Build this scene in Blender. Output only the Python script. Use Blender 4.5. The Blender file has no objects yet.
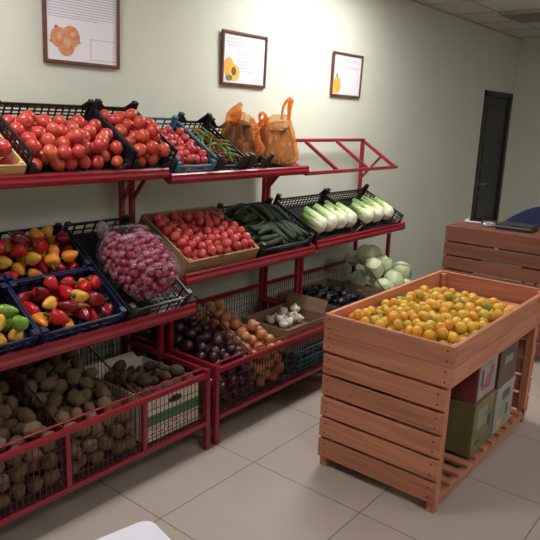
import bpy, math, random
import numpy as np
from mathutils import Vector, Matrix, Euler, noise

C = bpy.context.scene.collection
rnd = random.Random(7)
PI = math.pi

# ------------------------------------------------------------------ materials
def lin(c):
    c = c / 255.0
    return c / 12.92 if c <= 0.04045 else ((c + 0.055) / 1.055) ** 2.4

def col(r, g, b):
    return (lin(r), lin(g), lin(b), 1.0)

def mat(name, c, rough=0.6, var=None, scale=8.0, stretch=None, bump=0.0, bscale=None, spec=0.5, rand=None,
        coat=0.0, metal=0.0, sss=0.0, detail=4.0, pos=(0.3, 0.7)):
    """Principled material; var = second colour mixed in by noise; rand = list of colours picked by object."""
    m = bpy.data.materials.new(name)
    m.use_nodes = True
    nt = m.node_tree
    N, L = nt.nodes, nt.links
    b = N['Principled BSDF']
    b.inputs['Roughness'].default_value = rough
    b.inputs['Specular IOR Level'].default_value = spec
    b.inputs['Metallic'].default_value = metal
    b.inputs['Coat Weight'].default_value = coat
    b.inputs['Base Color'].default_value = c
    src = None
    if rand:
        oi = N.new('ShaderNodeObjectInfo')
        cr = N.new('ShaderNodeValToRGB')
        e = cr.color_ramp.elements
        while len(e) < len(rand):
            e.new(0.5)
        for i, cc in enumerate(rand):
            e[i].position = i / max(1, len(rand) - 1)
            e[i].color = cc
        L.new(oi.outputs['Random'], cr.inputs[0])
        src = cr.outputs[0]
    if var or bump:
        tc = N.new('ShaderNodeTexCoord')
        mp = N.new('ShaderNodeMapping')
        L.new(tc.outputs['Object'], mp.inputs[0])
        if stretch:
            mp.inputs['Scale'].default_value = stretch
        if rand:
            ml = N.new('ShaderNodeVectorMath'); ml.operation = 'ADD'
            L.new(mp.outputs[0], ml.inputs[0])
            L.new(oi.outputs['Random'], ml.inputs[1])
            vec = ml.outputs[0]
        else:
            vec = mp.outputs[0]
    if var:
        nz = N.new('ShaderNodeTexNoise')
        nz.inputs['Scale'].default_value = scale
        nz.inputs['Detail'].default_value = detail
        L.new(vec, nz.inputs['Vector'])
        rp = N.new('ShaderNodeValToRGB')
        rp.color_ramp.elements[0].position = pos[0]
        rp.color_ramp.elements[1].position = pos[1]
        L.new(nz.outputs['Fac'], rp.inputs[0])
        mx = N.new('ShaderNodeMix'); mx.data_type = 'RGBA'
        L.new(rp.outputs[0], mx.inputs[0])
        if src:
            L.new(src, mx.inputs[6])
        else:
            mx.inputs[6].default_value = c
        mx.inputs[7].default_value = var
        src = mx.outputs[2]
    if src:
        L.new(src, b.inputs['Base Color'])
    if bump:
        nb = N.new('ShaderNodeTexNoise')
        nb.inputs['Scale'].default_value = bscale or scale * 3
        nb.inputs['Detail'].default_value = 3
        L.new(vec, nb.inputs['Vector'])
        bp = N.new('ShaderNodeBump')
        bp.inputs['Strength'].default_value = bump
        bp.inputs['Distance'].default_value = 0.01
        L.new(nb.outputs['Fac'], bp.inputs['Height'])
        L.new(bp.outputs[0], b.inputs['Normal'])
    return m

def film(name, c, alpha, rough=0.2, translucent=None, streak=None, lim=(.015, .4)):
    """Thin plastic film: clear share + tinted gloss."""
    m = bpy.data.materials.new(name)
    m.use_nodes = True
    nt = m.node_tree; N, L = nt.nodes, nt.links
    N.remove(N['Principled BSDF'])
    out = N['Material Output']
    tr = N.new('ShaderNodeBsdfTransparent')
    tr.inputs[0].default_value = (min(1, c[0] * 1.6 + .1), min(1, c[1] * 1.6 + .1), min(1, c[2] * 1.6 + .1), 1) if translucent else (1, 1, 1, 1)
    p = N.new('ShaderNodeBsdfPrincipled')
    p.inputs['Base Color'].default_value = c
    p.inputs['Roughness'].default_value = rough
    tl = N.new('ShaderNodeBsdfTranslucent')
    tl.inputs[0].default_value = c
    m1 = N.new('ShaderNodeMixShader'); m1.inputs[0].default_value = translucent or 0.0
    L.new(p.outputs[0], m1.inputs[1]); L.new(tl.outputs[0], m1.inputs[2])
    nz = N.new('ShaderNodeTexNoise'); nz.inputs['Scale'].default_value = 14
    tc = N.new('ShaderNodeTexCoord'); 
    if streak:
        mp = N.new('ShaderNodeMapping'); mp.inputs['Scale'].default_value = streak; mp.inputs['Rotation'].default_value = (.2, .1, .6)
        nz.inputs['Scale'].default_value = 2; nz.inputs['Detail'].default_value = 3; nz.inputs['Distortion'].default_value = .8
        L.new(tc.outputs['Object'], mp.inputs[0]); L.new(mp.outputs[0], nz.inputs['Vector'])
    else:
        L.new(tc.outputs['Object'], nz.inputs['Vector'])
    bp = N.new('ShaderNodeBump'); bp.inputs['Strength'].default_value = .6; bp.inputs['Distance'].default_value = .01
    L.new(nz.outputs['Fac'], bp.inputs['Height']); L.new(bp.outputs[0], p.inputs['Normal'])
    mr = N.new('ShaderNodeMapRange')
    mr.inputs[1].default_value = .35; mr.inputs[2].default_value = .7
    mr.inputs[3].default_value = max(0, alpha - .12); mr.inputs[4].default_value = min(1, alpha + .15)
    if streak: mr.inputs[1].default_value = .48; mr.inputs[2].default_value = .72; mr.inputs[3].default_value = lim[0]; mr.inputs[4].default_value = lim[1]
    L.new(nz.outputs['Fac'], mr.inputs[0])
    m2 = N.new('ShaderNodeMixShader')
    L.new(mr.outputs[0], m2.inputs[0])
    L.new(tr.outputs[0], m2.inputs[1]); L.new(m1.outputs[0], m2.inputs[2])
    L.new(m2.outputs[0], out.inputs[0])
    return m

def emit(name, c, s):
    m = bpy.data.materials.new(name); m.use_nodes = True
    b = m.node_tree.nodes['Principled BSDF']
    b.inputs['Base Color'].default_value = (.8, .8, .8, 1)
    b.inputs['Emission Color'].default_value = c
    b.inputs['Emission Strength'].default_value = s
    return m

def wood(name, c1, c2, c3, axis):
    """Stained board: grain stretched along axis 0/1/2, per-object shade, knots."""
    m = bpy.data.materials.new(name); m.use_nodes = True
    nt = m.node_tree; N, L = nt.nodes, nt.links
    b = N['Principled BSDF']; b.inputs['Roughness'].default_value = .55
    b.inputs['Specular IOR Level'].default_value = .35
    tc = N.new('ShaderNodeTexCoord'); oi = N.new('ShaderNodeObjectInfo')
    ad = N.new('ShaderNodeVectorMath'); ad.operation = 'ADD'
    ml = N.new('ShaderNodeMath'); ml.operation = 'MULTIPLY'; ml.inputs[1].default_value = 37.0
    L.new(oi.outputs['Random'], ml.inputs[0])
    L.new(tc.outputs['Object'], ad.inputs[0]); L.new(ml.outputs[0], ad.inputs[1])
    mp = N.new('ShaderNodeMapping'); s = [22.0, 22.0, 22.0]; s[axis] = 1.3
    mp.inputs['Scale'].default_value = s
    L.new(ad.outputs[0], mp.inputs[0])
    nz = N.new('ShaderNodeTexNoise'); nz.inputs['Scale'].default_value = 1.6; nz.inputs['Detail'].default_value = 6
    nz.inputs['Distortion'].default_value = .6
    L.new(mp.outputs[0], nz.inputs['Vector'])
    rp = N.new('ShaderNodeValToRGB')
    rp.color_ramp.elements[0].position = .3; rp.color_ramp.elements[0].color = c2
    rp.color_ramp.elements[1].position = .68; rp.color_ramp.elements[1].color = c1
    L.new(nz.outputs['Fac'], rp.inputs[0])
    mp2 = N.new('ShaderNodeMapping'); s2 = [9.0, 9.0, 9.0]; s2[axis] = 4.5
    mp2.inputs['Scale'].default_value = s2
    L.new(ad.outputs[0], mp2.inputs[0])
    vo = N.new('ShaderNodeTexVoronoi'); vo.inputs['Scale'].default_value = 1.0
    L.new(mp2.outputs[0], vo.inputs['Vector'])
    kr = N.new('ShaderNodeValToRGB')
    kr.color_ramp.elements[0].position = .05; kr.color_ramp.elements[0].color = (1, 1, 1, 1)
    kr.color_ramp.elements[1].position = .14; kr.color_ramp.elements[1].color = (0, 0, 0, 1)
    L.new(vo.outputs['Distance'], kr.inputs[0])
    mx = N.new('ShaderNodeMix'); mx.data_type = 'RGBA'
    L.new(kr.outputs[0], mx.inputs[0]); L.new(rp.outputs[0], mx.inputs[6]); mx.inputs[7].default_value = c3
    hs = N.new('ShaderNodeHueSaturation')
    mr = N.new('ShaderNodeMapRange'); mr.inputs[3].default_value = .86; mr.inputs[4].default_value = 1.14
    L.new(oi.outputs['Random'], mr.inputs[0]); L.new(mr.outputs[0], hs.inputs['Value'])
    L.new(mx.outputs[2], hs.inputs['Color']); L.new(hs.outputs[0], b.inputs['Base Color'])
    bp = N.new('ShaderNodeBump'); bp.inputs['Strength'].default_value = .15; bp.inputs['Distance'].default_value = .004
    L.new(nz.outputs['Fac'], bp.inputs['Height']); L.new(bp.outputs[0], b.inputs['Normal'])
    return m

def grad(name, stops, axis, lo, hi, rough=.5, streak=None, sscale=(30, 30, 4)):
    """Colour along the object's own axis (a leaf's white base to its green tip)."""
    m = bpy.data.materials.new(name); m.use_nodes = True
    nt = m.node_tree; N, L = nt.nodes, nt.links
    b = N['Principled BSDF']; b.inputs['Roughness'].default_value = rough
    tc = N.new('ShaderNodeTexCoord'); sp = N.new('ShaderNodeSeparateXYZ')
    L.new(tc.outputs['Object'], sp.inputs[0])
    nz = N.new('ShaderNodeTexNoise'); nz.inputs['Scale'].default_value = 1
    mp = N.new('ShaderNodeMapping'); mp.inputs['Scale'].default_value = sscale
    L.new(tc.outputs['Object'], mp.inputs[0]); L.new(mp.outputs[0], nz.inputs['Vector'])
    mr = N.new('ShaderNodeMapRange'); mr.inputs[1].default_value = lo; mr.inputs[2].default_value = hi
    L.new(sp.outputs[axis], mr.inputs[0])
    a = N.new('ShaderNodeMath'); a.operation = 'MULTIPLY_ADD'; a.inputs[1].default_value = .5 if streak is None else streak
    s = N.new('ShaderNodeMath'); s.operation = 'SUBTRACT'; s.inputs[1].default_value = .5
    L.new(nz.outputs['Fac'], s.inputs[0]); L.new(s.outputs[0], a.inputs[0]); L.new(mr.outputs[0], a.inputs[2])
    rp = N.new('ShaderNodeValToRGB'); e = rp.color_ramp.elements
    while len(e) < len(stops): e.new(.5)
    for i, (p, c) in enumerate(stops): e[i].position = p; e[i].color = c
    L.new(a.outputs[0], rp.inputs[0]); L.new(rp.outputs[0], b.inputs['Base Color'])
    return m

def grid_mat(name, c1, c2, cm, size, mortar, rough, off=(0, 0), spec=.5):
    m = bpy.data.materials.new(name); m.use_nodes = True
    nt = m.node_tree; N, L = nt.nodes, nt.links
    b = N['Principled BSDF']; b.inputs['Roughness'].default_value = rough; b.inputs['Specular IOR Level'].default_value = spec
    tc = N.new('ShaderNodeTexCoord'); mp = N.new('ShaderNodeMapping')
    mp.inputs['Location'].default_value = (off[0], off[1], 0)
    L.new(tc.outputs['Object'], mp.inputs[0])
    br = N.new('ShaderNodeTexBrick'); br.offset = 0; br.squash = 1
    br.inputs['Scale'].default_value = 1; br.inputs['Brick Width'].default_value = size; br.inputs['Row Height'].default_value = size
    br.inputs['Mortar Size'].default_value = mortar; br.inputs['Color1'].default_value = c1; br.inputs['Color2'].default_value = c2
    br.inputs['Mortar'].default_value = cm; br.inputs['Mortar Smooth'].default_value = .3
    L.new(mp.outputs[0], br.inputs[0])
    nz = N.new('ShaderNodeTexNoise'); nz.inputs['Scale'].default_value = 5; nz.inputs['Detail'].default_value = 5
    L.new(tc.outputs['Object'], nz.inputs[0])
    mx = N.new('ShaderNodeMix'); mx.data_type = 'RGBA'; mx.blend_type = 'MULTIPLY'; mx.inputs[0].default_value = .12
    L.new(br.outputs[0], mx.inputs[6]); L.new(nz.outputs['Fac'], mx.inputs[7])
    L.new(mx.outputs[2], b.inputs['Base Color'])
    return m

M = {}
M['wall'] = mat('wall_paint', col(213, 216, 202), .85, col(208, 211, 197), 2.0, bump=.05, bscale=120, spec=.2)
M['ceiling'] = mat('ceiling_tile', col(208, 205, 200), .9, col(196, 193, 188), 60, spec=.1)
M['grid'] = mat('ceiling_grid', col(170, 168, 160), .6)
M['floor'] = grid_mat('floor_tile', col(186, 172, 162), col(182, 168, 158), col(110, 98, 92), .6, .0028, .32, spec=.4)
M['door'] = mat('dark_door', col(42, 38, 38), .42, col(34, 31, 32), 6, stretch=(20, 20, 2))
M['steel'] = mat('steel', col(170, 170, 170), .3, metal=1)
M['red'] = mat('red_paint', col(146, 26, 44), .3, col(134, 22, 40), 12, spec=.5)
M['wire'] = mat('dark_red_wire', col(74, 34, 36), .45)
M['tray'] = mat('tray_sheet', col(62, 44, 42), .6, col(52, 38, 36), 15)
M['black'] = mat('black_plastic', col(30, 30, 33), .45, col(38, 38, 42), 20)
M['navy'] = mat('navy_plastic', col(20, 30, 72), .42, col(17, 25, 60), 20)
M['teal'] = mat('teal_plastic', col(84, 134, 158), .45, col(74, 120, 146), 20)
M['cyan'] = mat('cyan_plastic', col(60, 150, 178), .5, col(50, 130, 160), 20)
M['palewood'] = wood('pale_box_wood', col(214, 178, 128), col(196, 158, 110), col(150, 110, 70), 0)
M['palewood_y'] = wood('pale_box_wood_side', col(214, 178, 128), col(196, 158, 110), col(150, 110, 70), 1)
M['boxwood'] = wood('box_wood', col(168, 128, 96), col(142, 104, 76), col(104, 72, 52), 0)
M['boxwood_y'] = wood('box_wood_side', col(160, 120, 90), col(134, 98, 72), col(104, 72, 52), 1)
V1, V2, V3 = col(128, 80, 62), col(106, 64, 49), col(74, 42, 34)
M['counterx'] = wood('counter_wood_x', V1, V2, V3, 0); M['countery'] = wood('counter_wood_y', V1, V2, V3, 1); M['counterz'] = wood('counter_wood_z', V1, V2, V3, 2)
W1, W2, W3 = col(200, 134, 104), col(162, 102, 78), col(104, 60, 46)
M['woodx'] = wood('stained_wood_x', W1, W2, W3, 0)
M['woody'] = wood('stained_wood_y', W1, W2, W3, 1)
M['woodz'] = wood('stained_wood_z', W1, W2, W3, 2)
M['nail'] = mat('nail', col(48, 34, 30), .4)
M['card'] = mat('cardboard', col(138, 112, 88), .85, col(124, 98, 76), 9, stretch=(1, 1, 6))
M['carton_white'] = mat('white_carton', col(226, 214, 198), .7, col(212, 198, 182), 12)
M['green_print'] = mat('green_print', col(70, 122, 84), .6)
M['dark'] = mat('dark_hollow', col(40, 24, 20), .8)
M['paper'] = mat('paper', col(232, 228, 238), .5, spec=.6)
M['ink'] = mat('printed_ink', col(166, 162, 170), .7)
M['frame'] = mat('brown_frame', col(112, 66, 58), .4, col(92, 52, 46), 20)
M['white'] = mat('white_laminate', col(226, 224, 240), .35)
M['blackgloss'] = mat('black_gloss', col(22, 22, 25), .2)
M['silver'] = mat('silver_film', col(190, 190, 195), .25, metal=.6)
M['navycloth'] = mat('navy_cloth', col(36, 42, 86), .9, col(28, 34, 72), 30)
M['redcloth'] = mat('red_cloth', col(140, 28, 36), .9)
M['lamp'] = emit('lamp_diffuser', (1.0, .975, .945, 1), 1.0)
M['lampoff'] = mat('unlit_diffuser', col(108, 108, 106), .5)

M['tomato'] = mat('tomato_skin', col(205, 60, 50), .28, col(214, 110, 74), 18, rand=[col(190, 58, 54), col(198, 68, 60), col(202, 92, 66), col(192, 62, 64)], pos=(.55, .9))
M['tomato_pink'] = mat('pink_tomato_skin', col(205, 60, 60), .3, col(216, 116, 100), 22, rand=[col(188, 60, 62), col(202, 84, 80), col(196, 68, 68)], pos=(.55, .9))
M['tangerine'] = mat('tangerine_skin', col(232, 160, 40), .42, col(176, 168, 50), 14, bump=.15, bscale=160,
    rand=[col(234, 140, 40), col(236, 170, 48), col(226, 178, 56), col(236, 158, 42), col(228, 186, 68), col(190, 164, 54), col(234, 150, 44)], pos=(.5, .8))
M['tangerine_green'] = mat('green_tangerine_skin', col(130, 140, 50), .42, col(196, 160, 50), 14, bump=.15, bscale=160, pos=(.4, .8))
M['potato'] = mat('potato_skin', col(150, 120, 86), .8, col(98, 76, 52), 22, bump=.2, rand=[col(130, 104, 74), col(116, 92, 64), col(138, 112, 80), col(120, 98, 74)])
M['rootveg'] = mat('dark_root_skin', col(96, 76, 54), .8, col(70, 54, 38), 20, bump=.3, rand=[col(100, 80, 54), col(84, 66, 48)])
M['redonion'] = mat('dark_onion_skin', col(74, 22, 38), .3, col(50, 16, 30), 16, stretch=(1, 1, .2), rand=[col(68, 26, 34), col(52, 20, 28), col(88, 42, 44), col(44, 20, 26)])
M['onion'] = mat('onion_skin', col(200, 140, 84), .35, col(168, 98, 54), 24, stretch=(1, 1, .12), rand=[col(206, 156, 104), col(196, 134, 92), col(214, 176, 122), col(190, 124, 92)])
M['bagonion'] = mat('pink_onion_skin', col(160, 42, 78), .35, col(120, 30, 60), 22, rand=[col(164, 44, 80), col(142, 34, 68), col(180, 62, 96)])
M['garlic'] = mat('garlic_skin', col(226, 216, 200), .6, col(204, 188, 176), 20, stretch=(1, 1, .2))
M['eggplant'] = mat('eggplant_skin', col(30, 20, 36), .15, spec=.6)
M['cucumber'] = mat('cucumber_skin', col(44, 66, 38), .4, col(30, 48, 28), 26, bump=.5, bscale=140, rand=[col(50, 72, 42), col(38, 58, 36), col(60, 82, 46)])
M['stem'] = mat('pepper_stem', col(84, 108, 46), .5, col(66, 86, 40), 30)
M['drystem'] = mat('dry_stem', col(120, 100, 60), .7)
M['cabbage'] = mat('cabbage_leaf', col(204, 208, 176), .45, col(168, 190, 132), 7, stretch=(1, 1, .5), bump=.2, bscale=22)
M['cabbage2'] = mat('cabbage_outer_leaf', col(188, 200, 152), .45, col(206, 214, 180), 9, bump=.2, bscale=22)
M['napa'] = grad('chinese_cabbage_leaf', [(0.0, col(236, 238, 222)), (.42, col(224, 230, 200)), (.66, col(150, 178, 86)), (1.0, col(92, 130, 52))], 1, 0.0, .26, .4, .6, (26, 5, 26))
def leafmat():
    m = bpy.data.materials.new('chinese_cabbage_outer_leaf'); m.use_nodes = True
    nt = m.node_tree; N, L = nt.nodes, nt.links; b = N['Principled BSDF']; b.inputs['Roughness'].default_value = .42
    at = N.new('ShaderNodeAttribute'); at.attribute_name = 'leaf'; sp = N.new('ShaderNodeSeparateXYZ'); L.new(at.outputs['Vector'], sp.inputs[0])
    def mth(op, a, c):
        n = N.new('ShaderNodeMath'); n.operation = op
        for i, x in enumerate((a, c)):
            if isinstance(x, (int, float)): n.inputs[i].default_value = x
            elif x is not None: L.new(x, n.inputs[i])
        return n.outputs[0]
    side = mth('MULTIPLY', mth('ABSOLUTE', mth('SUBTRACT', sp.outputs[0], .5), None), 1.15)
    nz = N.new('ShaderNodeTexNoise'); nz.inputs['Scale'].default_value = 7; nz.inputs['Detail'].default_value = 4; L.new(at.outputs['Vector'], nz.inputs['Vector'])
    t = mth('ADD', mth('MULTIPLY', sp.outputs[1], mth('ADD', side, .55)), mth('MULTIPLY', mth('SUBTRACT', nz.outputs['Fac'], .5), .35))
    rp = N.new('ShaderNodeValToRGB'); e = rp.color_ramp.elements
    e.new(.4); e.new(.6)
    for i, (p, c) in enumerate(((.10, col(232, 234, 216)), (.29, col(214, 222, 180)), (.48, col(140, 168, 80)), (.8, col(76, 112, 46)))): e[i].position = p; e[i].color = c
    L.new(t, rp.inputs[0]); L.new(rp.outputs[0], b.inputs['Base Color'])
    return m
M['napaleaf'] = leafmat()
M['chili_green'] = mat('green_chili_skin', col(112, 146, 60), .35, col(84, 120, 46), 20, rand=[col(124, 158, 66), col(92, 130, 54), col(146, 168, 84)])
M['chili_red'] = mat('red_chili_skin', col(160, 40, 40), .35, rand=[col(168, 44, 42), col(136, 34, 38)])
PEP = {
    'red': mat('red_pepper_skin', col(196, 32, 34), .22, col(170, 22, 34), 10, rand=[col(206, 36, 34), col(188, 26, 36)]),
    'dark red': mat('dark_red_pepper_skin', col(140, 22, 34), .22, col(104, 20, 32), 12),
    'orange': mat('orange_pepper_skin', col(228, 112, 36), .24, col(232, 160, 60), 9, rand=[col(230, 104, 36), col(226, 134, 46)]),
    'yellow': mat('yellow_pepper_skin', col(226, 180, 74), .26, col(222, 150, 56), 9, rand=[col(228, 184, 80), col(214, 178, 76)]),
    'green': mat('green_pepper_skin', col(128, 166, 56), .24, col(96, 144, 44), 9),
    'yellow-green': mat('yellow_green_pepper_skin', col(196, 200, 84), .24, col(168, 184, 70), 9),
}
M['orangefilm'] = film('orange_bag_film', col(228, 164, 116), .5, .14, .35, streak=(11, 11, 1.6), lim=(.25, .68))
M['orangefold'] = film('orange_bag_fold_film', col(244, 160, 96), .82, .3, .5)
M['clearfilm'] = film('clear_bag_film', col(228, 206, 216), .12, .08, streak=(3, 22, 9))
M['bulk'] = mat('bagged_greens', col(138, 112, 80), .8, col(112, 92, 64), 5, pos=(.3, .7))
M['darkbulk'] = mat('bagged_dark_greens', col(66, 50, 42), .8, col(92, 74, 52), 8, pos=(.4, .7))

# ------------------------------------------------------------------ mesh builder
class MB:
    def __init__(s):
        s.v = []; s.f = []; s.mi = []; s.cur = 0
    def add(s, vs, fs):
        o = len(s.v); s.v.extend([tuple(x) for x in vs])
        for f in fs:
            s.f.append(tuple(i + o for i in f)); s.mi.append(s.cur)
        return s
    def box(s, a, b, R=None, c=None):
        x0, y0, z0 = a; x1, y1, z1 = b
        vs = [Vector(p) for p in ((x0, y0, z0), (x1, y0, z0), (x1, y1, z0), (x0, y1, z0), (x0, y0, z1), (x1, y0, z1), (x1, y1, z1), (x0, y1, z1))]
        if R is not None:
            c = Vector(c) if c is not None else (Vector(a) + Vector(b)) / 2
            vs = [R @ (v - c) + c for v in vs]
        return s.add(vs, [(0, 3, 2, 1), (4, 5, 6, 7), (0, 1, 5, 4), (1, 2, 6, 5), (2, 3, 7, 6), (3, 0, 4, 7)])
    def bevbox(s, a, b, bev=.002):
        # chamfered box: each face inset, edges bevelled
        a = Vector(a); b = Vector(b); c = (a + b) / 2; h = (b - a) / 2
        bev = min(bev, min(h) * .45)
        vs = []; idx = {}
        for sx in (-1, 1):
            for sy in (-1, 1):
                for sz in (-1, 1):
                    for ax in range(3):
                        p = Vector((sx * h.x, sy * h.y, sz * h.z))
                        for k in range(3):
                            if k != ax: p[k] -= math.copysign(bev, p[k])
                        idx[(sx, sy, sz, ax)] = len(vs); vs.append(c + p)
        fs = []
        for ax in range(3):
            u, w = [k for k in range(3) if k != ax]
            for sg in (-1, 1):
                q = []
                for su, sw in ((-1, -1), (1, -1), (1, 1), (-1, 1)):
                    k = [0, 0, 0]; k[ax] = sg; k[u] = su; k[w] = sw
                    q.append(idx[(*k, ax)])
                fs.append(tuple(q))
        for ax in range(3):
            u, w = [k for k in range(3) if k != ax]
            for su in (-1, 1):
                for sw in (-1, 1):
                    k1 = [0, 0, 0]; k1[u] = su; k1[w] = sw; k2 = list(k1); k1[ax] = -1; k2[ax] = 1
                    fs.append((idx[(*k1, u)], idx[(*k2, u)], idx[(*k2, w)], idx[(*k1, w)]))
        for sx in (-1, 1):
            for sy in (-1, 1):
                for sz in (-1, 1):
                    fs.append(tuple(idx[(sx, sy, sz, ax)] for ax in range(3)))
        return s.add(vs, fs)
    def bar(s, p, q, w, h=None, up=(0, 0, 1)):
        p = Vector(p); q = Vector(q); d = (q - p).normalized(); up = Vector(up)
        if abs(d.dot(up)) > .97: up = Vector((0, 1, 0))
        sd = d.cross(up).normalized(); u = sd.cross(d); h = h or w
        vs = []
        for e in (p, q):
            for i, j in ((-1, -1), (1, -1), (1, 1), (-1, 1)):
                vs.append(e + sd * (i * w / 2) + u * (j * h / 2))
        return s.add(vs, [(0, 3, 2, 1), (4, 5, 6, 7), (0, 1, 5, 4), (1, 2, 6, 5), (2, 3, 7, 6), (3, 0, 4, 7)])
    def tube(s, pts, rad, n=8, caps=True):
        pts = [Vector(p) for p in pts]
        if not hasattr(rad, '__len__'): rad = [rad] * len(pts)
        vs = []; fs = []; prev = None
        for i, p in enumerate(pts):
            d = (pts[min(i + 1, len(pts) - 1)] - pts[max(i - 1, 0)]).normalized()
            if prev is None:
                a = Vector((0, 0, 1)) if abs(d.z) < .9 else Vector((1, 0, 0))
                sd = d.cross(a).normalized()
            else:
                sd = (prev - d * prev.dot(d)).normalized()
            prev = sd; u = sd.cross(d)
            for k in range(n):
                t = 2 * PI * k / n
                vs.append(p + (sd * math.cos(t) + u * math.sin(t)) * rad[i])
        for i in range(len(pts) - 1):
            for k in range(n):
                a = i * n + k; b = i * n + (k + 1) % n
                fs.append((a, b, b + n, a + n))
        if caps:
            fs.append(tuple(reversed(range(n)))); fs.append(tuple(range((len(pts) - 1) * n, len(pts) * n)))
        return s.add(vs, fs)
    def prism(s, prof, x0, x1):
        """Closed (y,z) outline extruded along x."""
        n = len(prof)
        vs = [(x0, y, z) for y, z in prof] + [(x1, y, z) for y, z in prof]
        fs = [(i, (i + 1) % n, n + (i + 1) % n, n + i) for i in range(n)]
        fs += [tuple(reversed(range(n))), tuple(range(n, 2 * n))]
        return s.add(vs, fs)
    def disc(s, c, r, nrm, n=8, t=.0015, sx=1, sy=1, ux=None):
        c = Vector(c); nrm = Vector(nrm).normalized()
        a = Vector(ux) if ux else (Vector((0, 0, 1)) if abs(nrm.z) < .9 else Vector((1, 0, 0)))
        u = (a - nrm * a.dot(nrm)).normalized(); w = nrm.cross(u)
        vs = []
        for k in range(n):
            th = 2 * PI * k / n
            vs.append(c + (u * math.cos(th) * sx + w * math.sin(th) * sy) * r)
        vs2 = [v + nrm * t for v in vs]
        fs = [tuple(range(n, 2 * n))] + [(k, (k + 1) % n, n + (k + 1) % n, n + k) for k in range(n)]
        return s.add(vs + vs2, fs)
    def surf(s, fn, nu, nv, closed_u=True):
        """Grid surface fn(u in 0..1 around, v in 0..1 along)."""
        vs = []
        for j in range(nv + 1):
            for i in range(nu if closed_u else nu + 1):
                vs.append(fn(i / nu, j / nv))
        w = nu if closed_u else nu + 1
        fs = []
        for j in range(nv):
            for i in range(nu):
                a = j * w + i; b = j * w + (i + 1) % w
                fs.append((a, b, b + w, a + w))
        return s.add(vs, fs)
    def mesh(s, name, mats, smooth=False):
        me = bpy.data.meshes.new(name)
        me.from_pydata(s.v, [], s.f)
        mats = mats if isinstance(mats, (list, tuple)) else [mats]
        for m in mats: me.materials.append(m)
        if len(mats) > 1: me.polygons.foreach_set('material_index', s.mi)
        if smooth: me.polygons.foreach_set('use_smooth', [True] * len(me.polygons))
        me.update()
        return me

def fix_normals(me):
    import bmesh
    bm = bmesh.new(); bm.from_mesh(me)
    bmesh.ops.remove_doubles(bm, verts=bm.verts, dist=1e-6)
    bmesh.ops.recalc_face_normals(bm, faces=bm.faces)
    bm.to_mesh(me); bm.free(); me.update()
    return me

def obj(name, me, parent=None, mw=None):
    o = bpy.data.objects.new(name, me); C.objects.link(o)
    if parent is not None: o.parent = parent
    if mw is not None: o.matrix_basis = mw
    return o

def part(name, mb, mt, parent, smooth=False, label=None, mw=None):
    o = obj(name, fix_normals(mb.mesh(name, mt, smooth)), parent, mw)
    if label: o['label'] = label
    return o

def tag(o, label, cat, group=None):
    o['label'] = label; o['category'] = cat
    if group: o['group'] = group
    return o

def thing(name, label, cat, mw, group=None):
    o = bpy.data.objects.new(name, None); C.objects.link(o)
    o.empty_display_size = .05
    o.matrix_basis = mw if isinstance(mw, Matrix) else Matrix.Translation(mw)
    return tag(o, label, cat, group)

def struct(name, mb, mt, smooth=False):
    o = obj(name, fix_normals(mb.mesh(name, mt, smooth))); o['kind'] = 'structure'
    return o

T = Matrix.Translation
def RX(a): return Matrix.Rotation(a, 4, 'X')
def RY(a): return Matrix.Rotation(a, 4, 'Y')
def RZ(a): return Matrix.Rotation(a, 4, 'Z')
def SC(x, y, z): return Matrix.Diagonal((x, y, z, 1))
def rrot(r=rnd): return Euler((r.uniform(0, 6.3), r.uniform(0, 6.3), r.uniform(0, 6.3))).to_matrix().to_4x4()

# ------------------------------------------------------------------ camera
f, yaw, pit, rol = 631.2, .8948, .2371, .0375
cam_loc = Vector((-1.5384, -1.7704, 1.6394))
F = Vector((math.cos(pit) * math.sin(yaw), math.cos(pit) * math.cos(yaw), -math.sin(pit)))
R0 = Vector((math.cos(yaw), -math.sin(yaw), 0)); U0 = R0.cross(F)
R_ = R0 * math.cos(rol) + U0 * math.sin(rol); U_ = U0 * math.cos(rol) - R0 * math.sin(rol)
cd = bpy.data.cameras.new('camera'); cd.sensor_width = 36; cd.lens = f / 540 * 36; cd.clip_start = .05
co = bpy.data.objects.new('camera', cd); C.objects.link(co)
mw = Matrix((R_, U_, -F)).transposed().to_4x4(); mw.translation = cam_loc
co.matrix_world = mw
bpy.context.scene.camera = co

# ------------------------------------------------------------------ room shell
WY, XR, XL, YF, H = .98, 6.5, -3.2, -4.2, 2.66
b = MB().box((XL - .1, YF - .1, -.1), (XR + .1, WY + .1, 0)); struct('floor', b, M['floor'])
b = MB().box((XL - .1, YF - .1, H), (XR + .1, WY + .1, H + .1)); struct('ceiling', b, M['ceiling'])
D0, D1, DH = 5.56, 6.44, 2.02
b = MB()
b.box((XL - .1, WY, 0), (D0, WY + .1, H)); b.box((D1, WY, 0), (XR + .1, WY + .1, H)); b.box((D0, WY, DH), (D1, WY + .1, H))
struct('wall_back', b, M['wall'])
struct('wall_right', MB().box((XR, YF - .1, 0), (XR + .1, WY, H)), M['wall'])
struct('wall_left', MB().box((XL - .1, YF - .1, 0), (XL, WY, H)), M['wall'])
struct('wall_front', MB().box((XL, YF - .1, 0), (XR, YF, H)), M['wall'])
b = MB()
gx0, gy0 = 4.545 - 9 * .6, .556 - 8 * .6
k = 0
while gx0 + k * .6 < XR:
    x = gx0 + k * .6; k += 1
    if x > XL: b.box((x - .012, YF, H - .006), (x + .012, WY, H))
k = 0
while gy0 + k * .6 < WY:
    y = gy0 + k * .6; k += 1
    if y > YF: b.box((XL, y - .012, H - .0062), (XR, y + .012, H))
b.box((XL, WY - .02, H - .012), (XR, WY, H))
struct('trim_1', b, M['grid'])
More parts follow.
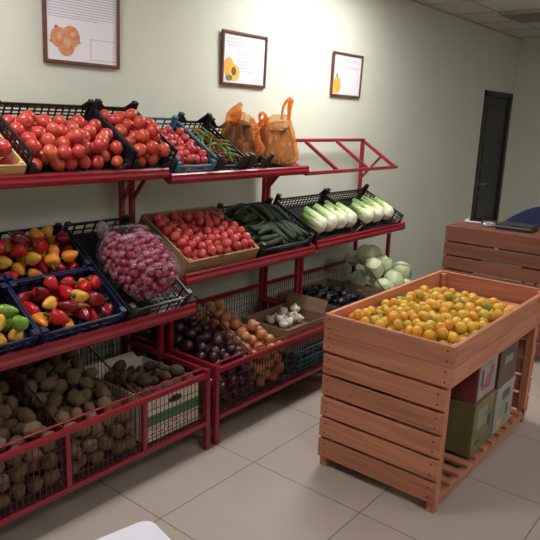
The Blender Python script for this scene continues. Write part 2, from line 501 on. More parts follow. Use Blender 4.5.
# door with its casing, panels and handle
dr = thing('door_1', 'dark brown panelled door in the far corner of the long wall', 'door', (D0, WY, 0))
dr['kind'] = 'structure'
w = D1 - D0
b = MB(); b.bevbox((.06, .012, .004), (w - .06, .05, DH - .06), .003)
for i, (z0, z1) in enumerate(((.12, .5), (.58, .82), (.9, 1.14), (1.22, 1.46), (1.54, 1.86))):
    b.bevbox((.16, .004, z0), (w - .16, .02, z1), .012)
leaf = part('door_leaf', b, M['door'], dr)
b = MB(); b.bevbox((0, -.015, 0), (.06, .06, DH), .003); b.bevbox((w - .06, -.015, 0), (w, .06, DH), .003); b.bevbox((0, -.015, DH - .06), (w, .06, DH), .003)
part('door_frame', b, M['door'], dr)
b = MB(); b.tube([(.12, .012, .98), (.12, -.03, .98), (.13, -.045, .98), (.23, -.045, .98)], .009, 8)
b.disc((.12, .012, .98), .024, (0, -1, 0), 12, .006)
part('door_handle', b, M['steel'], leaf, True)

# ceiling lamps: lit square panels by the wall, added ones over the floor, one unlit
def lamp(x, y, lit, label):
    t = thing('ceiling_lamp', label, 'lamp', (x, y, H - .03), 'square panel lamps in the dropped ceiling')
    b = MB(); 
    for a, c in (((-.295, -.295, 0), (.295, -.275, .022)), ((-.295, .275, 0), (.295, .295, .022)), ((-.295, -.275, 0), (-.275, .275, .022)), ((.275, -.275, 0), (.295, .275, .022))):
        b.box(a, c)
    part('lamp_frame', b, M['grid'], t)
    b = MB().box((-.274, -.274, .006), (.274, .274, .018))
    part('diffuser', b, M['lamp'] if lit else M['lampoff'], t)
LG = lambda i, j: (4.545 + .3 + i * .6, .556 - .3 - j * .6)
lamp(*LG(-4, 0), True, 'square lit ceiling panel lamp near the long wall, between the second and third rack')
lamp(*LG(-5, 0), True, 'square lit ceiling panel lamp near the long wall, over the middle rack')
lamp(*LG(-9, 0), True, 'square lit ceiling panel lamp above the pepper rack, near the long wall')
lamp(*LG(-9, 4), True, 'added unseen ceiling panel lamp out over the floor, in line with the pepper rack')  # added out of view to light the stand end and rack fronts
lamp(*LG(-5, 6), True, 'added unseen ceiling panel lamp out over the floor, in line with the middle rack')  # fill lamp added out of view for the stand's long side and floor
lamp(*LG(-1, 5), True, 'added unseen ceiling panel lamp out over the floor beyond the counter')  # added out of view to brighten the wall past the racks
lamp(*LG(0, 0), False, 'unlit grey ceiling panel beyond the counter')

# ------------------------------------------------------------------ racks
def lip(mb, x0, x1, y, z, k=1.0):
    prof = [(0.004, .016), (-.006, .02), (-.014, .012), (-.012, .0), (-.017, -.012), (-.013, -.026), (-.004, -.032), (.004, -.028)]
    mb.prism([(y + a, z + c * k) for a, c in prof], x0, x1)

def wire_panel(mb, o, u, v, nu, nv, r=.0014):
    o = Vector(o); u = Vector(u); v = Vector(v)
    n = u.cross(v).normalized()
    for i in range(nu + 1):
        p = o + u * (i / nu); mb.bar(p, p + v, 2 * r, 2 * r, n)
    for j in range(nv + 1):
        p = o + v * (j / nv) + n * (1.6 * r); mb.bar(p, p + u, 2 * r, 2 * r, n)

def rack(x0, x1, label, mid, midback, top, topback, tray, dividers, trays, bars, P=.026):
    """x0..x1 outer width; mid/top = (y,z) of shelf front edge; midback/topback = (y,z) of its back edge."""
    t = thing('produce_rack', label, 'rack', (x0, .26, 0), 'red steel racks along the wall')
    S = Vector((-x0, -.26, 0))
    def pt(nm, b, m=None, par=None, smooth=False):
        for i in range(len(b.v)): b.v[i] = tuple(Vector(b.v[i]) + (S if par is None else S))
        return part(nm, b, m or M['red'], t if par is None else par, smooth)
    xs = (x0 + P / 2, x1 - P / 2)
    for x in xs:
        pt('back_post', MB().bevbox((x - P / 2, .9 - P / 2, 0), (x + P / 2, .9 + P / 2, topback[1] - (.034 if tray else .0))))
        zt = mid[1] + (midback[1] - mid[1]) * (.6 - mid[0]) / (midback[0] - mid[0]) - .02
        pt('middle_post', MB().bevbox((x - P / 2, .6 - P / 2, 0), (x + P / 2, .6 + P / 2, zt)))
        pt('front_post', MB().bevbox((x - P / 2, .26 - P / 2, 0), (x + P / 2, .26 + P / 2, .432)))
        for z in (.148, .418):
            pt('side_rail', MB().bevbox((x - .011, .275, z - .012), (x + .011, .585, z + .012))); pt('side_rail', MB().bevbox((x - .011, .615, z - .012), (x + .011, .885, z + .012)))
        b = MB(); wire_panel(b, (x, .28, .16), (0, .6, 0), (0, 0, .25), 22, 5); pt('side_mesh', b, M['wire'])
        # strut under the top shelf
        zz = lambda y: top[1] + (topback[1] - top[1]) * (y - top[0]) / (topback[0] - top[0])
        pt('shelf_strut', MB().bar((x, .886, 1.2), (x, .73, zz(.73) - .022), .016, .016, (1, 0, 0)))
        b = MB(); b.bar((x, top[0] - .006, top[1] - .014), (x, topback[0] - .016, topback[1] - .036 + (0 if tray else .022)), .02, .022, (1, 0, 0)); pt('shelf_arm', b)
        b = MB(); b.bar((x, mid[0] + .006, mid[1] - .022), (x, midback[0] - .02, midback[1] - .022), .022, .022, (1, 0, 0)); pt('middle_shelf_arm', b)
    a, c = xs[0] + P / 2, xs[1] - P / 2
    pt('front_top_rail', MB().bevbox((a, .248, .39), (c, .272, .414)))
    pt('front_rod', MB().tube([(a, .286, .43), (c, .286, .43)], .0045, 6))
    pt('front_bottom_rail', MB().bevbox((a, .248, .136), (c, .272, .16)))
    pt('back_rail', MB().bevbox((a, .876, .515), (c, .898, .537)))
    b = MB(); n = max(8, int((c - a) / .024)); wire_panel(b, (a, .255, .16), (c - a, 0, 0), (0, 0, .23), n, 5); pt('front_mesh', b, M['wire'])
    b = MB(); wire_panel(b, (a, .888, .16), (c - a, 0, 0), (0, 0, .36), int((c - a) / .024), 7); pt('back_mesh', b, M['wire'])
    for x, z0, y1, z1, fp in dividers:
        if fp: pt('front_upright', MB().bevbox((x - .011, .25, .16), (x + .011, .27, .39)))
        b = MB(); b.bar((x, .274, z0), (x, y1, z1), .006, .006, (1, 0, 0)); dv = pt('divider_rod', b, M['wire'])
        b = MB()
        for i in range(19):
            y = .29 + i * (y1 - .31) / 18
            zb = .175 + .14 * (y - .28) / .6
            b.bar((x, y, zb), (x, y, z0 + (z1 - z0) * (y - .274) / (y1 - .274)), .0026)
        pt('divider_mesh', b, M['wire'], dv)
    for xa, xb, zf, zb in trays:
        b = MB(); b.prism([(.277, zf), (.872, zb), (.872, zb - .004), (.277, zf - .004)], xa, xb); pt('bin_floor', b, M['tray'])
    # middle shelf
    b = MB()
    (ya, za), (yb, zb) = mid, midback
    b.prism([(ya - .018, za), (ya, za), (yb, zb), (yb, zb - .003), (ya, za - .003), (ya - .018, za - .003)], a + .001, c - .001)
    ms = pt('middle_shelf', b, M['tray'])
    b = MB(); lip(b, x0 + .002, x1 - .002, ya - .02, za + .012, 1.2); pt('shelf_lip', b, par=ms)
    # top shelf
    (ya, za), (yb, zb) = top, topback
    b = MB(); zr = zb - (.02 if tray else 0); b.tube([(x0 + .004, yb - .005, zr), (x1 - .004, yb - .005, zr)], .0125, 8); pt('top_back_rail', b)
    b = MB(); b.bevbox((x0, ya - .022, za - .022), (x1, ya, za)); pt('top_front_rail', b)
    for x in bars:
        b = MB(); b.bar((x, ya, za - .012), (x, yb - .016, zb - .01), .02, .02, (1, 0, 0)); pt('top_crossbar', b)
    if tray:
        b = MB(); s = .0
        b.prism([(ya, za + s), (yb - .03, zb - .019), (yb - .03, zb - .022), (ya, za + s - .003)], a, c); ts = pt('top_shelf', b, M['tray'])
        b = MB(); lip(b, x0 - .012, x1 + .012, ya - .026, za + .012); pt('shelf_lip', b, par=ts)
    return t

R1 = dict(x0=-.75, x1=.545)
R2 = dict(x0=.585, x1=1.712)
R3 = dict(x0=1.728, x1=2.925)
rack(**R1, label='red steel rack of peppers, onions and potatoes, the one with the deepest middle shelf',
     mid=(.385, .712), midback=(.885, 1.04), top=(.60, 1.352), topback=(.90, 1.53), tray=True,
     dividers=[(-.255, .40, .80, .625, True), (.135, .40, .80, .60, True)],
     trays=[(-.715, -.27, .158, .35), (-.24, .12, .158, .35), (.15, .51, .166, .166)], bars=[])
rack(**R2, label='red steel rack with a wooden tomato box and cucumbers, middle one of the three racks',
     mid=(.505, .826), midback=(.885, 1.036), top=(.60, 1.322), topback=(.90, 1.50), tray=True,
     dividers=[(.95, .355, .78, .61, False)],
     trays=[(.62, 1.2, .162, .30), (1.21, 1.69, .166, .166)], bars=[])
rack(**R3, label='red steel rack with a bare open top frame above the Chinese cabbages',
     mid=(.505, .85), midback=(.885, 1.03), top=(.60, 1.312), topback=(.90, 1.492), tray=False,
     dividers=[(2.392, .42, .47, .60, False)],
     trays=[(1.76, 2.38, .166, .166), (2.41, 2.9, .22, .36)], bars=[2.12, 2.515])

# ------------------------------------------------------------------ crates
def lattice(mb, o, u, v, th, cu, cv, bu, bv, rim):
    """Panel in the plane u,v from o, thickness th along u x v: openings cu x cv, bars bu (vertical) and bv (horizontal)."""
    o = Vector(o); u = Vector(u); v = Vector(v); lu, lv = u.length, v.length
    U, V = u / lu, v / lv; n = U.cross(V)
    def slab(a0, a1, b0, b1, t=th):
        vs = []
        for t_ in (0, t):
            for (a, c) in ((a0, b0), (a1, b0), (a1, b1), (a0, b1)):
                vs.append(o + U * a + V * c + n * t_)
        mb.add(vs, [(0, 3, 2, 1), (4, 5, 6, 7), (0, 1, 5, 4), (1, 2, 6, 5), (2, 3, 7, 6), (3, 0, 4, 7)])
    slab(0, lu, 0, rim); slab(0, lu, lv - rim, lv, th * 2.2)
    slab(0, rim, 0, lv); slab(lu - rim, lu, 0, lv)
    nu = max(1, int(lu / (cu + bu))); nv = max(1, int((lv - rim) / (cv + bv)))
    for i in range(1, nu): x = i * lu / nu; slab(x - bu / 2, x + bu / 2, 0, lv)
    for j in range(1, nv): y = j * lv / nv; slab(0, lu, y - bv / 2, y + bv / 2, th * .9)

def crate(label, mw, w, d, h, m, lug=.035, group=None, fine=True, front=None, kind='plastic_crate'):
    t = thing(kind, label, 'crate', mw, group)
    hf = front or h
    cu, cv, bu, bv = (.026, .009, .008, .007) if fine else (.045, .016, .01, .009)
    b = MB(); lattice(b, (.003, .003, .002), (w - .006, 0, 0), (0, d - .006, 0), .003, .02, .02, .006, .006, .012); part('crate_floor', b, m, t)
    for nm, o, u, hh in (('front', (.004, .0035, 0), (w - .008, 0, 0), hf), ('back', (w - .004, d - .0035, 0), (-w + .008, 0, 0), h),
                         ('side', (w - .0035, .004, 0), (0, d - .008, 0), h), ('side', (.0035, d - .004, 0), (0, -d + .008, 0), h)):
        b = MB(); lattice(b, o, u, (0, 0, hh), .0035, cu, cv, bu, bv, .012)
        part(nm + '_panel', b, m, t)
    for sx in (0, 1):
        for sy in (0, 1):
            b = MB(); c = .024; cx = sx * w; cy = sy * d; dx = 1 if sx == 0 else -1; dy = 1 if sy == 0 else -1
            hh = (h if sy else hf) + lug
            def bx(a, e): b.box((min(a[0], e[0]), min(a[1], e[1]), a[2]), (max(a[0], e[0]), max(a[1], e[1]), e[2]))
            bx((cx, cy, 0), (cx + dx * c, cy + dy * .008, hh)); bx((cx, cy + dy * .0081, 0), (cx + dx * .008, cy + dy * c, hh))
            bx((cx + dx * .0002, cy + dy * .0002, hh), (cx + dx * (c + .002), cy + dy * (c + .002), hh + .006))
            # sloping gusset from the lug to the rim
            y0, y1 = cy + dy * .001, cy + dy * .006; z0 = hh - lug
            vs = [(cx + dx * c, y0, z0), (cx + dx * (c + lug * 1.2), y0, z0), (cx + dx * c, y0, hh), (cx + dx * c, y1, z0), (cx + dx * (c + lug * 1.2), y1, z0), (cx + dx * c, y1, hh)]
            b.add(vs, [(0, 1, 2), (3, 5, 4), (0, 3, 4, 1), (1, 4, 5, 2), (2, 5, 3, 0)])
            part('corner_post', b, m, t)
    return t

def woodbox(label, mw, w, d, h, mx, my, th=.008, split=False):
    t = thing('wooden_box', label, 'crate', mw)
    part('bottom_board', MB().box((.001, .001, 0), (w - .001, d - .001, .006)), mx, t)
    part('front_board', MB().bevbox((0, 0, .0062), (w, th, h), .001), mx, t)
    part('back_board', MB().bevbox((0, d - th, .0062), (w, d, h), .001), mx, t)
    part('side_board', MB().bevbox((0, th + .0002, .0062), (th, d - th - .0002, h), .001), my, t)
    part('side_board', MB().bevbox((w - th, th + .0002, .0062), (w, d - th - .0002, h), .001), my, t)
    for sx in (0, 1):
        for sy in (0, 1):
            x = th if sx == 0 else w - th; y = th if sy == 0 else d - th; dx = 1 if sx == 0 else -1; dy = 1 if sy == 0 else -1
            e = .024
            vs = [(x, y, .0064), (x + dx * e, y, .0064), (x, y + dy * e, .0064), (x, y, h + .003), (x + dx * e, y, h + .003), (x, y + dy * e, h + .003)]
            part('corner_block', MB().add(vs, [(0, 2, 1), (3, 4, 5), (0, 1, 4, 3), (1, 2, 5, 4), (2, 0, 3, 5)]), mx, t)
    return t

def slope(front, back):
    return math.atan2(back[1] - front[1], back[0] - front[0])

def on_shelf(x, front, back, along=0.0, lift=.006):
    """Frame on a sloping shelf: x to the side, y up the slope, z off the shelf."""
    a = slope(front, back)
    return T((x, front[0], front[1])) @ RX(a) @ T((0, along, lift))

MID1 = ((.385, .712), (.885, 1.04)); TOP1 = ((.60, 1.352), (.90, 1.53))
MID2 = ((.505, .826), (.885, 1.036)); TOP2 = ((.60, 1.322), (.90, 1.50))
MID3 = ((.505, .85), (.885, 1.03))

# ------------------------------------------------------------------ packing
def pack(n, r, w, d, zf=0.0, g=(0, -.12, -1), seed=1, iters=170, floor=None, h0=None, inside=None, jit=.08, x0=0.0, y0=0.0, pull=None):
    """Loose fill of spheres: n radii about r inside w x d above zf. Positions in the container's own frame."""
    rs = np.random.RandomState(seed)
    rad = r * (1 + jit * rs.uniform(-1, 1, n))
    cap = max(1, int((w / (2 * r)) * (d / (2 * r))))
    p = np.stack([rs.uniform(x0 + r, x0 + w - r, n), rs.uniform(y0 + r, y0 + d - r, n), zf + r + rs.uniform(0, 2.2 * r * n / cap, n)], 1)
    g = np.array(g) / np.linalg.norm(g)
    for it in range(iters):
        p += g * r * (.16 if it < iters * .6 else .04 if it < iters * .82 else 0)
        if pull is not None and it < iters * .82:
            p[:, 0] += (pull[0] - p[:, 0]) * pull[2]; p[:, 1] += (pull[1] - p[:, 1]) * pull[2]
        for _ in range(3):
            dlt = p[:, None] - p[None]
            dist = np.sqrt((dlt ** 2).sum(2)) + 1e-9
            ov = rad[:, None] + rad[None] - dist
            np.fill_diagonal(ov, 0)
            ov = np.clip(ov, 0, None)
            p += (dlt / dist[..., None] * ov[..., None]).sum(1) * .38
            fl = zf if floor is None else floor(p)
            p[:, 0] = np.clip(p[:, 0], x0 + rad, x0 + w - rad); p[:, 1] = np.clip(p[:, 1], y0 + rad, y0 + d - rad)
            p[:, 2] = np.maximum(p[:, 2], fl + rad)
            if inside is not None: p = inside(p, rad)
    return p, rad

# ------------------------------------------------------------------ produce shapes (unit radius unless said)
def globe(name, m, fn, nu=18, nv=11):
    def s(u, v):
        th = 2 * PI * u; ph = PI * v
        return fn(th, ph)
    return fix_normals(MB().surf(s, nu, nv).mesh(name, m, True))

def tomato_mesh(i, m):
    def fn(th, ph):
        r = 1 + .03 * math.cos(5 * th + i) * math.sin(ph) ** 2 + .03 * math.sin(2 * th + i)
        z = -math.cos(ph) * .86
        if z > .3: z -= .25 * max(0, 1 - (math.sin(ph) / .5)) ** 2
        return (r * math.sin(ph) * math.cos(th), r * math.sin(ph) * math.sin(th), z)
    return globe('tomato', m, fn)
TOM = [tomato_mesh(i, M['tomato']) for i in range(3)]
TOMP = [tomato_mesh(i + 5, M['tomato_pink']) for i in range(3)]
def tang_mesh(i, m):
    def fn(th, ph):
        r = 1 + .02 * math.cos(8 * th + i) * math.sin(ph); z = -math.cos(ph) * (.84 + .03 * i)
        if z > .4: z += .07 * max(0, 1 - math.sin(ph) / .45) - .16 * max(0, 1 - math.sin(ph) / .2)
        return (r * math.sin(ph) * math.cos(th), r * math.sin(ph) * math.sin(th), z)
    return globe('tangerine', m, fn)
TANG = [tang_mesh(i, M['tangerine']) for i in range(3)]
TANGG = [tang_mesh(i, M['tangerine_green']) for i in range(2)]
def potato_mesh(i, m, nm='potato', ex=1.2):
    def fn(th, ph):
        v = Vector((math.sin(ph) * math.cos(th), math.sin(ph) * math.sin(th), -math.cos(ph)))
        n = 1 + .16 * noise.noise(v * 1.3 + Vector((i * 7.1, 0, 0))) + .04 * noise.noise(v * 4 + Vector((0, i * 3, 0)))
        return v.x * n * .98, v.y * n * .86, v.z * n * ex
    return globe(nm, m, fn, 16, 10)
POT = [potato_mesh(i, M['potato']) for i in range(4)]
ROOT = [potato_mesh(i + 9, M['rootveg'], 'root_vegetable', 1.2) for i in range(3)]
def onion_mesh(i, m, nm='onion', neck=.3):
    def fn(th, ph):
        z = -math.cos(ph); s = math.sin(ph)
        r = s ** .85 if s > 0 else 0
        r *= 1 + .025 * math.cos(9 * th + i)
        if z > .78: z = .78 + (z - .78) * (1 + neck * 4); r *= .62
        return r * math.cos(th), r * math.sin(th), z * .9
    return globe(nm, m, fn, 16, 14)
ONI = [onion_mesh(i, M['onion']) for i in range(2)]
RON = [onion_mesh(i + 3, M['redonion'], 'red_onion') for i in range(2)]
BON = [onion_mesh(i + 5, M['bagonion'], 'radish', .2) for i in range(2)]
def garlic_fn(th, ph):
    z = -math.cos(ph); s = math.sin(ph); r = s * (1 + .1 * abs(math.cos(3.5 * th)))
    if z > .6: z = .6 + (z - .6) * 2.4; r *= .55
    return r * math.cos(th), r * math.sin(th), z * .8
GAR = globe('garlic_bulb', M['garlic'], garlic_fn, 28, 14)

def pepper_mesh(i, m, long=1.0):
    """Bell pepper: axis z, shoulders on top at z=+, pointed-lobed end at z=-; radius about 1."""
    def fn(th, ph):
        t = ph / PI     # 0 bottom .. 1 top
        prof = math.sin(PI * min(1, t * 1.0)) ** .5 * (.52 + .56 * t)
        lob = 1 + (.10 * math.cos(3 * th + i) + .05 * math.cos(4 * th + 2 * i)) * math.sin(ph)
        z = (t - .5) * 2.5 * long
        if t > .86: z -= (t - .86) * 3.6 * .55
        bend = .16 * math.sin(i * 2.1) * (t - .5) ** 2 * 4
        return prof * lob * math.cos(th) + bend, prof * lob * math.sin(th), z
    return globe('bell_pepper', m, fn, 20, 14)
def pstem_mesh(i, top):
    b = MB()
    pts = [(0, 0, top - .1), (0, 0, top + .16), (.1 * math.cos(i), .1 * math.sin(i), top + .4), (.24 * math.cos(i), .24 * math.sin(i), top + .6)]
    b.tube(pts, [.34, .2, .13, .15], 8)
    return fix_normals(b.mesh('stem', M['stem'], True))
PEPM = {k: [(pepper_mesh(i + 11 * j, m, lg), pstem_mesh(i, 1.25 * lg - .26)) for i, lg in enumerate((.86, 1.02, 1.2))] for j, (k, m) in enumerate(PEP.items())}

def cuke_mesh(i):
    b = MB(); pts = []; rad = []
    for k in range(11):
        t = k / 10; x = (t - .5)
        pts.append((x, .035 * (i + 1) * math.cos(x * 2.6) * (1 if i % 2 else -1), .015 * math.sin(6 * t + i)))
        rad.append(.1 * max(.12, (1 - abs(2 * t - 1) ** 3.2) ** .5) * (1 + .05 * math.sin(9 * t + i)))
    b.tube(pts, rad, 10)
    return fix_normals(b.mesh('cucumber', M['cucumber'], True))
CUK = [cuke_mesh(i) for i in range(3)]
def chili_mesh(i, m):
    b = MB(); pts = []; rad = []
    for k in range(9):
        t = k / 8; x = t - .5
        pts.append((x, .12 * (1 + i * .5) * math.sin(3.3 * t + i) * (1 if i % 2 else -1), .08 * math.cos(4 * t + i)))
        rad.append(.05 * (1 - .85 * t ** 1.6) if k else .018)
    b.tube([(-.62, pts[0][1] + .02, pts[0][2])] + pts, [.012] + rad, 7)
    return fix_normals(b.mesh('chili_pepper', m, True))
CHG = [chili_mesh(i, M['chili_green']) for i in range(3)]
CHR = [chili_mesh(i, M['chili_red']) for i in range(3)]
def egg_mesh(i):
    b = MB(); pts = []; rad = []
    for k in range(11):
        t = k / 10
        pts.append((t - .5, .08 * math.sin(2.4 * t + i) * (1 if i else -1), 0)); rad.append(max(.03, .19 * math.sin(PI * min(.97, .06 + t * .92)) ** .55 * (.62 + .5 * t)))
    b.tube(pts, rad, 12)
    return fix_normals(b.mesh('eggplant', M['eggplant'], True))
EGG = [egg_mesh(i) for i in range(2)]
b = MB(); b.tube([(-.6, 0, 0), (-.5, 0, 0), (-.42, 0, 0)], [.03, .06, .12], 8)
EGGC = fix_normals(b.mesh('stem', mat('eggplant_cap', col(48, 56, 38), .6), True))

def put(kind, me, mw, label, cat, group):
    return tag(obj(kind, me, None, mw), label, cat, group)

def fill(kind, meshes, frame, pos, rad, label, cat, group, seed=3, squash=1.0, upright=None):
    r = random.Random(seed)
    sz = .92 if 'onion' in kind else .96
    for p, q in zip(pos, rad):
        R = rrot(r) if upright is None else RZ(r.uniform(0, 6.3)) @ RX(r.gauss(0, upright))
        put(kind, r.choice(meshes), frame @ T(p) @ R @ SC(q * sz, q * sz, q * sz), label, cat, group)

# ------------------------------------------------------------------ top shelf produce
BG = 'black plastic crates on the racks'
# pale wooden crate, mostly outside the frame
fr = on_shelf(-.62, *TOP1, .0)
woodbox('pale wooden crate of tomatoes at the end of the top shelf', fr, .43, .36, .075, M['palewood'], M['palewood_y'], .01)
p, q = pack(34, .037, .40, .335, .008, seed=2, x0=.012, y0=.012)
fill('tomato', TOM, fr, p, q, 'large red tomato in the pale wooden crate at the end of the top shelf', 'tomato', 'tomatoes in the pale wooden crate', 5)
fr = on_shelf(-.172, *TOP1)
crate('wide black slotted crate heaped with big tomatoes on the top shelf', fr, .505, .385, .125, M['black'], .03, BG, front=.034)
p, q = pack(68, .0345, .485, .365, .007, g=(0, -.12, -1), seed=3, x0=.01, y0=.01)
fill('tomato', TOM, fr, p, q, 'large red tomato heaped in the wide black crate on the top shelf', 'tomato', 'tomatoes in the wide black crate', 6)
fr = on_shelf(.345, *TOP1)
crate('narrow black crate of big tomatoes beside the wide one on the top shelf', fr, .245, .385, .125, M['black'], .035, BG, front=.034)
p, q = pack(37, .0345, .225, .365, .007, g=(0, -.06, -1), seed=4, x0=.01, y0=.01)
fill('tomato', TOM, fr, p, q, 'large orange-red tomato in the narrow black crate on the top shelf', 'tomato', 'tomatoes in the narrow black crate', 7)
fr = on_shelf(.612, *TOP2, .004, .006)
crate('teal plastic crate of small pink tomatoes on the top shelf', fr, .275, .385, .105, M['teal'], .012, None, fine=False, front=.07)
p, q = pack(76, .0235, .255, .365, .007, g=(0, -.06, -1), seed=5, x0=.01, y0=.01)
fill('tomato', TOMP, fr, p, q, 'small pink tomato in the teal crate on the top shelf', 'tomato', 'small tomatoes in the teal crate', 8)
# chilies
fr = on_shelf(.895, *TOP2, .004, .006)
crate('black crate heaped with green and red chili peppers on the top shelf', fr, .24, .385, .09, M['black'], .05, BG, front=.06)
p, q = pack(84, .022, .22, .355, .007, g=(0, -.15, -1), seed=6, x0=.01, y0=.015)
r = random.Random(9)
for i, (pp, qq) in enumerate(zip(p, q)):
    redc = r.random() < .3
    ln = r.uniform(.10, .14)
    x, y, z = pp
    ang = r.gauss(1.9, .6) if pp[0] < .12 else r.gauss(2.6, .7)
    x = min(max(x, .068), .172); y = min(max(y, .08), .30); z = max(z, .035)
    put('chili_pepper', r.choice(CHR if redc else CHG), fr @ T((x, y, z)) @ RZ(ang) @ RY(r.gauss(0, .22)) @ RX(r.uniform(0, 6)) @ SC(ln, .125, .125),
        ('thin dark red chili pepper' if redc else 'thin green chili pepper') + ' in the black crate on the top shelf', 'chili pepper', ('red' if redc else 'green') + ' chili peppers on the top shelf')

# orange carrier bags
def bag_surface(w, d, h, seed, taper=.5, wr=.02, tilt=0.0):
    off = Vector((seed * 3.7, seed * 1.3, 0))
    def fn(u, v):
        th = 2 * PI * u
        t = v
        e = .7
        cx = math.copysign(abs(math.cos(th)) ** e, math.cos(th)); sy = math.copysign(abs(math.sin(th)) ** e, math.sin(th))
        prof = (min(1, t / .12)) ** .5 if t < .12 else 1 - (1 - taper) * ((t - .12) / .88) ** 1.5
        bulge = 1 + .06 * math.sin(PI * t)
        x = cx * w / 2 * prof * bulge; y = sy * d / 2 * prof * bulge * (1 - .55 * t)
        n = noise.noise(Vector((math.cos(th) * 2.4, math.sin(th) * 2.4, t * 1.6)) + off) * wr
        n2 = noise.noise(Vector((math.cos(th) * 7, math.sin(th) * 7, t * 2.0)) + off) * wr * .7
        n3 = noise.noise(Vector((math.cos(th) * 5 + t * .8, math.sin(th) * 5, t * .7)) + off) * wr * 2.2 * t
        k = 1 + (n + n2 + n3) / max(.05, w / 2) * min(1, t * 3)
        return Vector((x * k, y * k + t * h * .45, t * h * (1 + tilt * x / w)))
    return fn

fr = on_shelf(1.148, *TOP2, .004, .006)
crate('black crate under the crumpled orange bag on the top shelf', fr, .20, .385, .06, M['black'], .055, BG)
t = thing('carrier_bag', 'crumpled orange plastic bag with dark contents beside the chili peppers', 'bag', on_shelf(1.248, *TOP2, .17, .022), 'orange plastic bags on the top shelf')
fn = bag_surface(.158, .26, .195, 2, .86, .03)
b = MB(); b.surf(fn, 40, 24); b.surf(lambda u, v: fn(u, 0) * v, 40, 3)
part('bag_film', b, M['orangefilm'], t, True)
fn2 = bag_surface(.138, .215, .15, 2, .82, .016)
b = MB(); b.surf(lambda u, v: fn2(u, v) + Vector((0, 0, .012)), 30, 14); b.surf(lambda u, v: fn2(u, 0) * v + Vector((0, 0, .012)), 30, 2); b.surf(lambda u, v: Vector((fn2(u, 1).x * (1 - v), fn2(u, 1).y * (1 - v), fn2(u, 1).z + .012 + .02 * v)), 30, 3)
part('contents', b, M['darkbulk'], t, True, 'dark greens showing through the film')
def flare(x0, z0, ang, ln, wd, seed, yo=0.0):
    def fn(u, v):
        a = 2 * PI * u
        rr = wd * (.5 + .7 * v) * (1 + .35 * noise.noise(Vector((math.cos(a) * 2 + seed, math.sin(a) * 2, v * 2))))
        cxx = x0 + math.sin(ang) * ln * v; czz = z0 + math.cos(ang) * ln * v
        zz = czz - rr * math.cos(a) * math.sin(ang)
        return Vector((cxx + rr * math.cos(a) * math.cos(ang), yo + rr * .45 * math.sin(a) + zz * .45, zz))
    return fn
b = MB(); b.surf(flare(-.03, .165, -.6, .07, .055, 3), 24, 10); part('bag_neck', b, M['orangefold'], t, True)
b = MB(); b.surf(flare(.05, .13, 2.5, .085, .028, 8, -.10), 18, 10); part('loose_flap', b, M['orangefold'], t, True)

t = thing('carrier_bag', 'full orange plastic carrier bag with two looped handles above the cucumbers', 'bag', on_shelf(1.55, *TOP2, .15, .012), 'orange plastic bags on the top shelf')
fn = bag_surface(.345, .29, .205, 5, .62, .03, .25)
b = MB(); b.surf(fn, 48, 26); b.surf(lambda u, v: fn(u, 0) * v, 48, 3)
part('bag_film', b, M['orangefilm'], t, True)
fn2 = bag_surface(.30, .24, .160, 5, .70, .010, .25)
b = MB(); b.surf(lambda u, v: fn2(u, v) + Vector((0, 0, .012)), 36, 16); b.surf(lambda u, v: fn2(u, 0) * v + Vector((0, 0, .012)), 36, 2); b.surf(lambda u, v: Vector((fn2(u, 1).x * (1 - v), fn2(u, 1).y * (1 - v), fn2(u, 1).z + .012 + .015 * v)), 36, 3)
part('contents', b, M['bulk'], t, True, 'olive greens showing through the film')
def handle(x0, lean, hh, wd):
    b = MB(); pts = []
    for k in range(15):
        a = PI * k / 14
        zz = .175 + .35 * max(-.03, x0) + hh * math.sin(a)
        pts.append((x0 + wd * math.cos(a) + lean * math.sin(a), .012 * math.sin(3 * a) + zz * .45, zz))
    def fn(u, v):
        k = v * 14; i = min(13, int(k)); tt = k - i
        p = Vector(pts[i]).lerp(Vector(pts[i + 1]), tt); a = 2 * PI * u
        return p + Vector((.006 * math.cos(a), (.014 + .006 * math.sin(5 * v)) * math.sin(a), .004 * math.cos(a)))
    b.surf(fn, 10, 28)
    return b
part('bag_handle', handle(-.10, -.045, .075, .034), M['orangefold'], t, True)
part('bag_handle', handle(.085, .02, .12, .036), M['orangefold'], t, True)

# ------------------------------------------------------------------ middle shelf, pepper rack
NG = 'navy crates on the pepper rack'
def peppers(frame, w, d, n, kinds, seed, where):
    p, q = pack(n, .0348, w - .038, d - .038, .008, g=(0, -.06, -1), seed=seed, x0=.019, y0=.019, jit=.12)
    r = random.Random(seed)
    for pp, qq in zip(p, q):
        k = r.choices([a for a, _ in kinds], [c for _, c in kinds])[0]
        body, st = r.choice(PEPM[k])
        R = RZ(r.uniform(0, 6.3)) @ RX(r.choice((1.15, 1.5, 1.9, 2.2)) + r.gauss(0, .2))
        s = qq * .97
        o = put('bell_pepper', body, frame @ T(pp) @ R @ SC(s, s, s), f'{k} bell pepper in the {where}', 'bell pepper', f'{k} peppers in the {where}')
        obj('stem', st, o)
PW = .402
mixed = [('red', 4), ('orange', 4), ('yellow', 3), ('dark red', 3)]
fr = on_shelf(-.288, *MID1, .012, .006)
crate('navy crate of mixed peppers at the shelf front, beside the radish bag', fr, PW, .283, .085, M['navy'], .006, NG, fine=False)
peppers(fr, PW, .283, 29, mixed, 21, 'navy crate beside the radish bag')
fr = on_shelf(-.288, *MID1, .308, .006)
crate('navy crate of mixed peppers at the shelf back, beside the black crate', fr, PW, .283, .085, M['navy'], .012, NG, fine=False)
peppers(fr, PW, .283, 28, [('red', 4), ('orange', 5), ('yellow', 2), ('dark red', 2)], 24, 'rear navy crate under the wide tomato crate')
fr = on_shelf(-.702, *MID1, .012, .006)
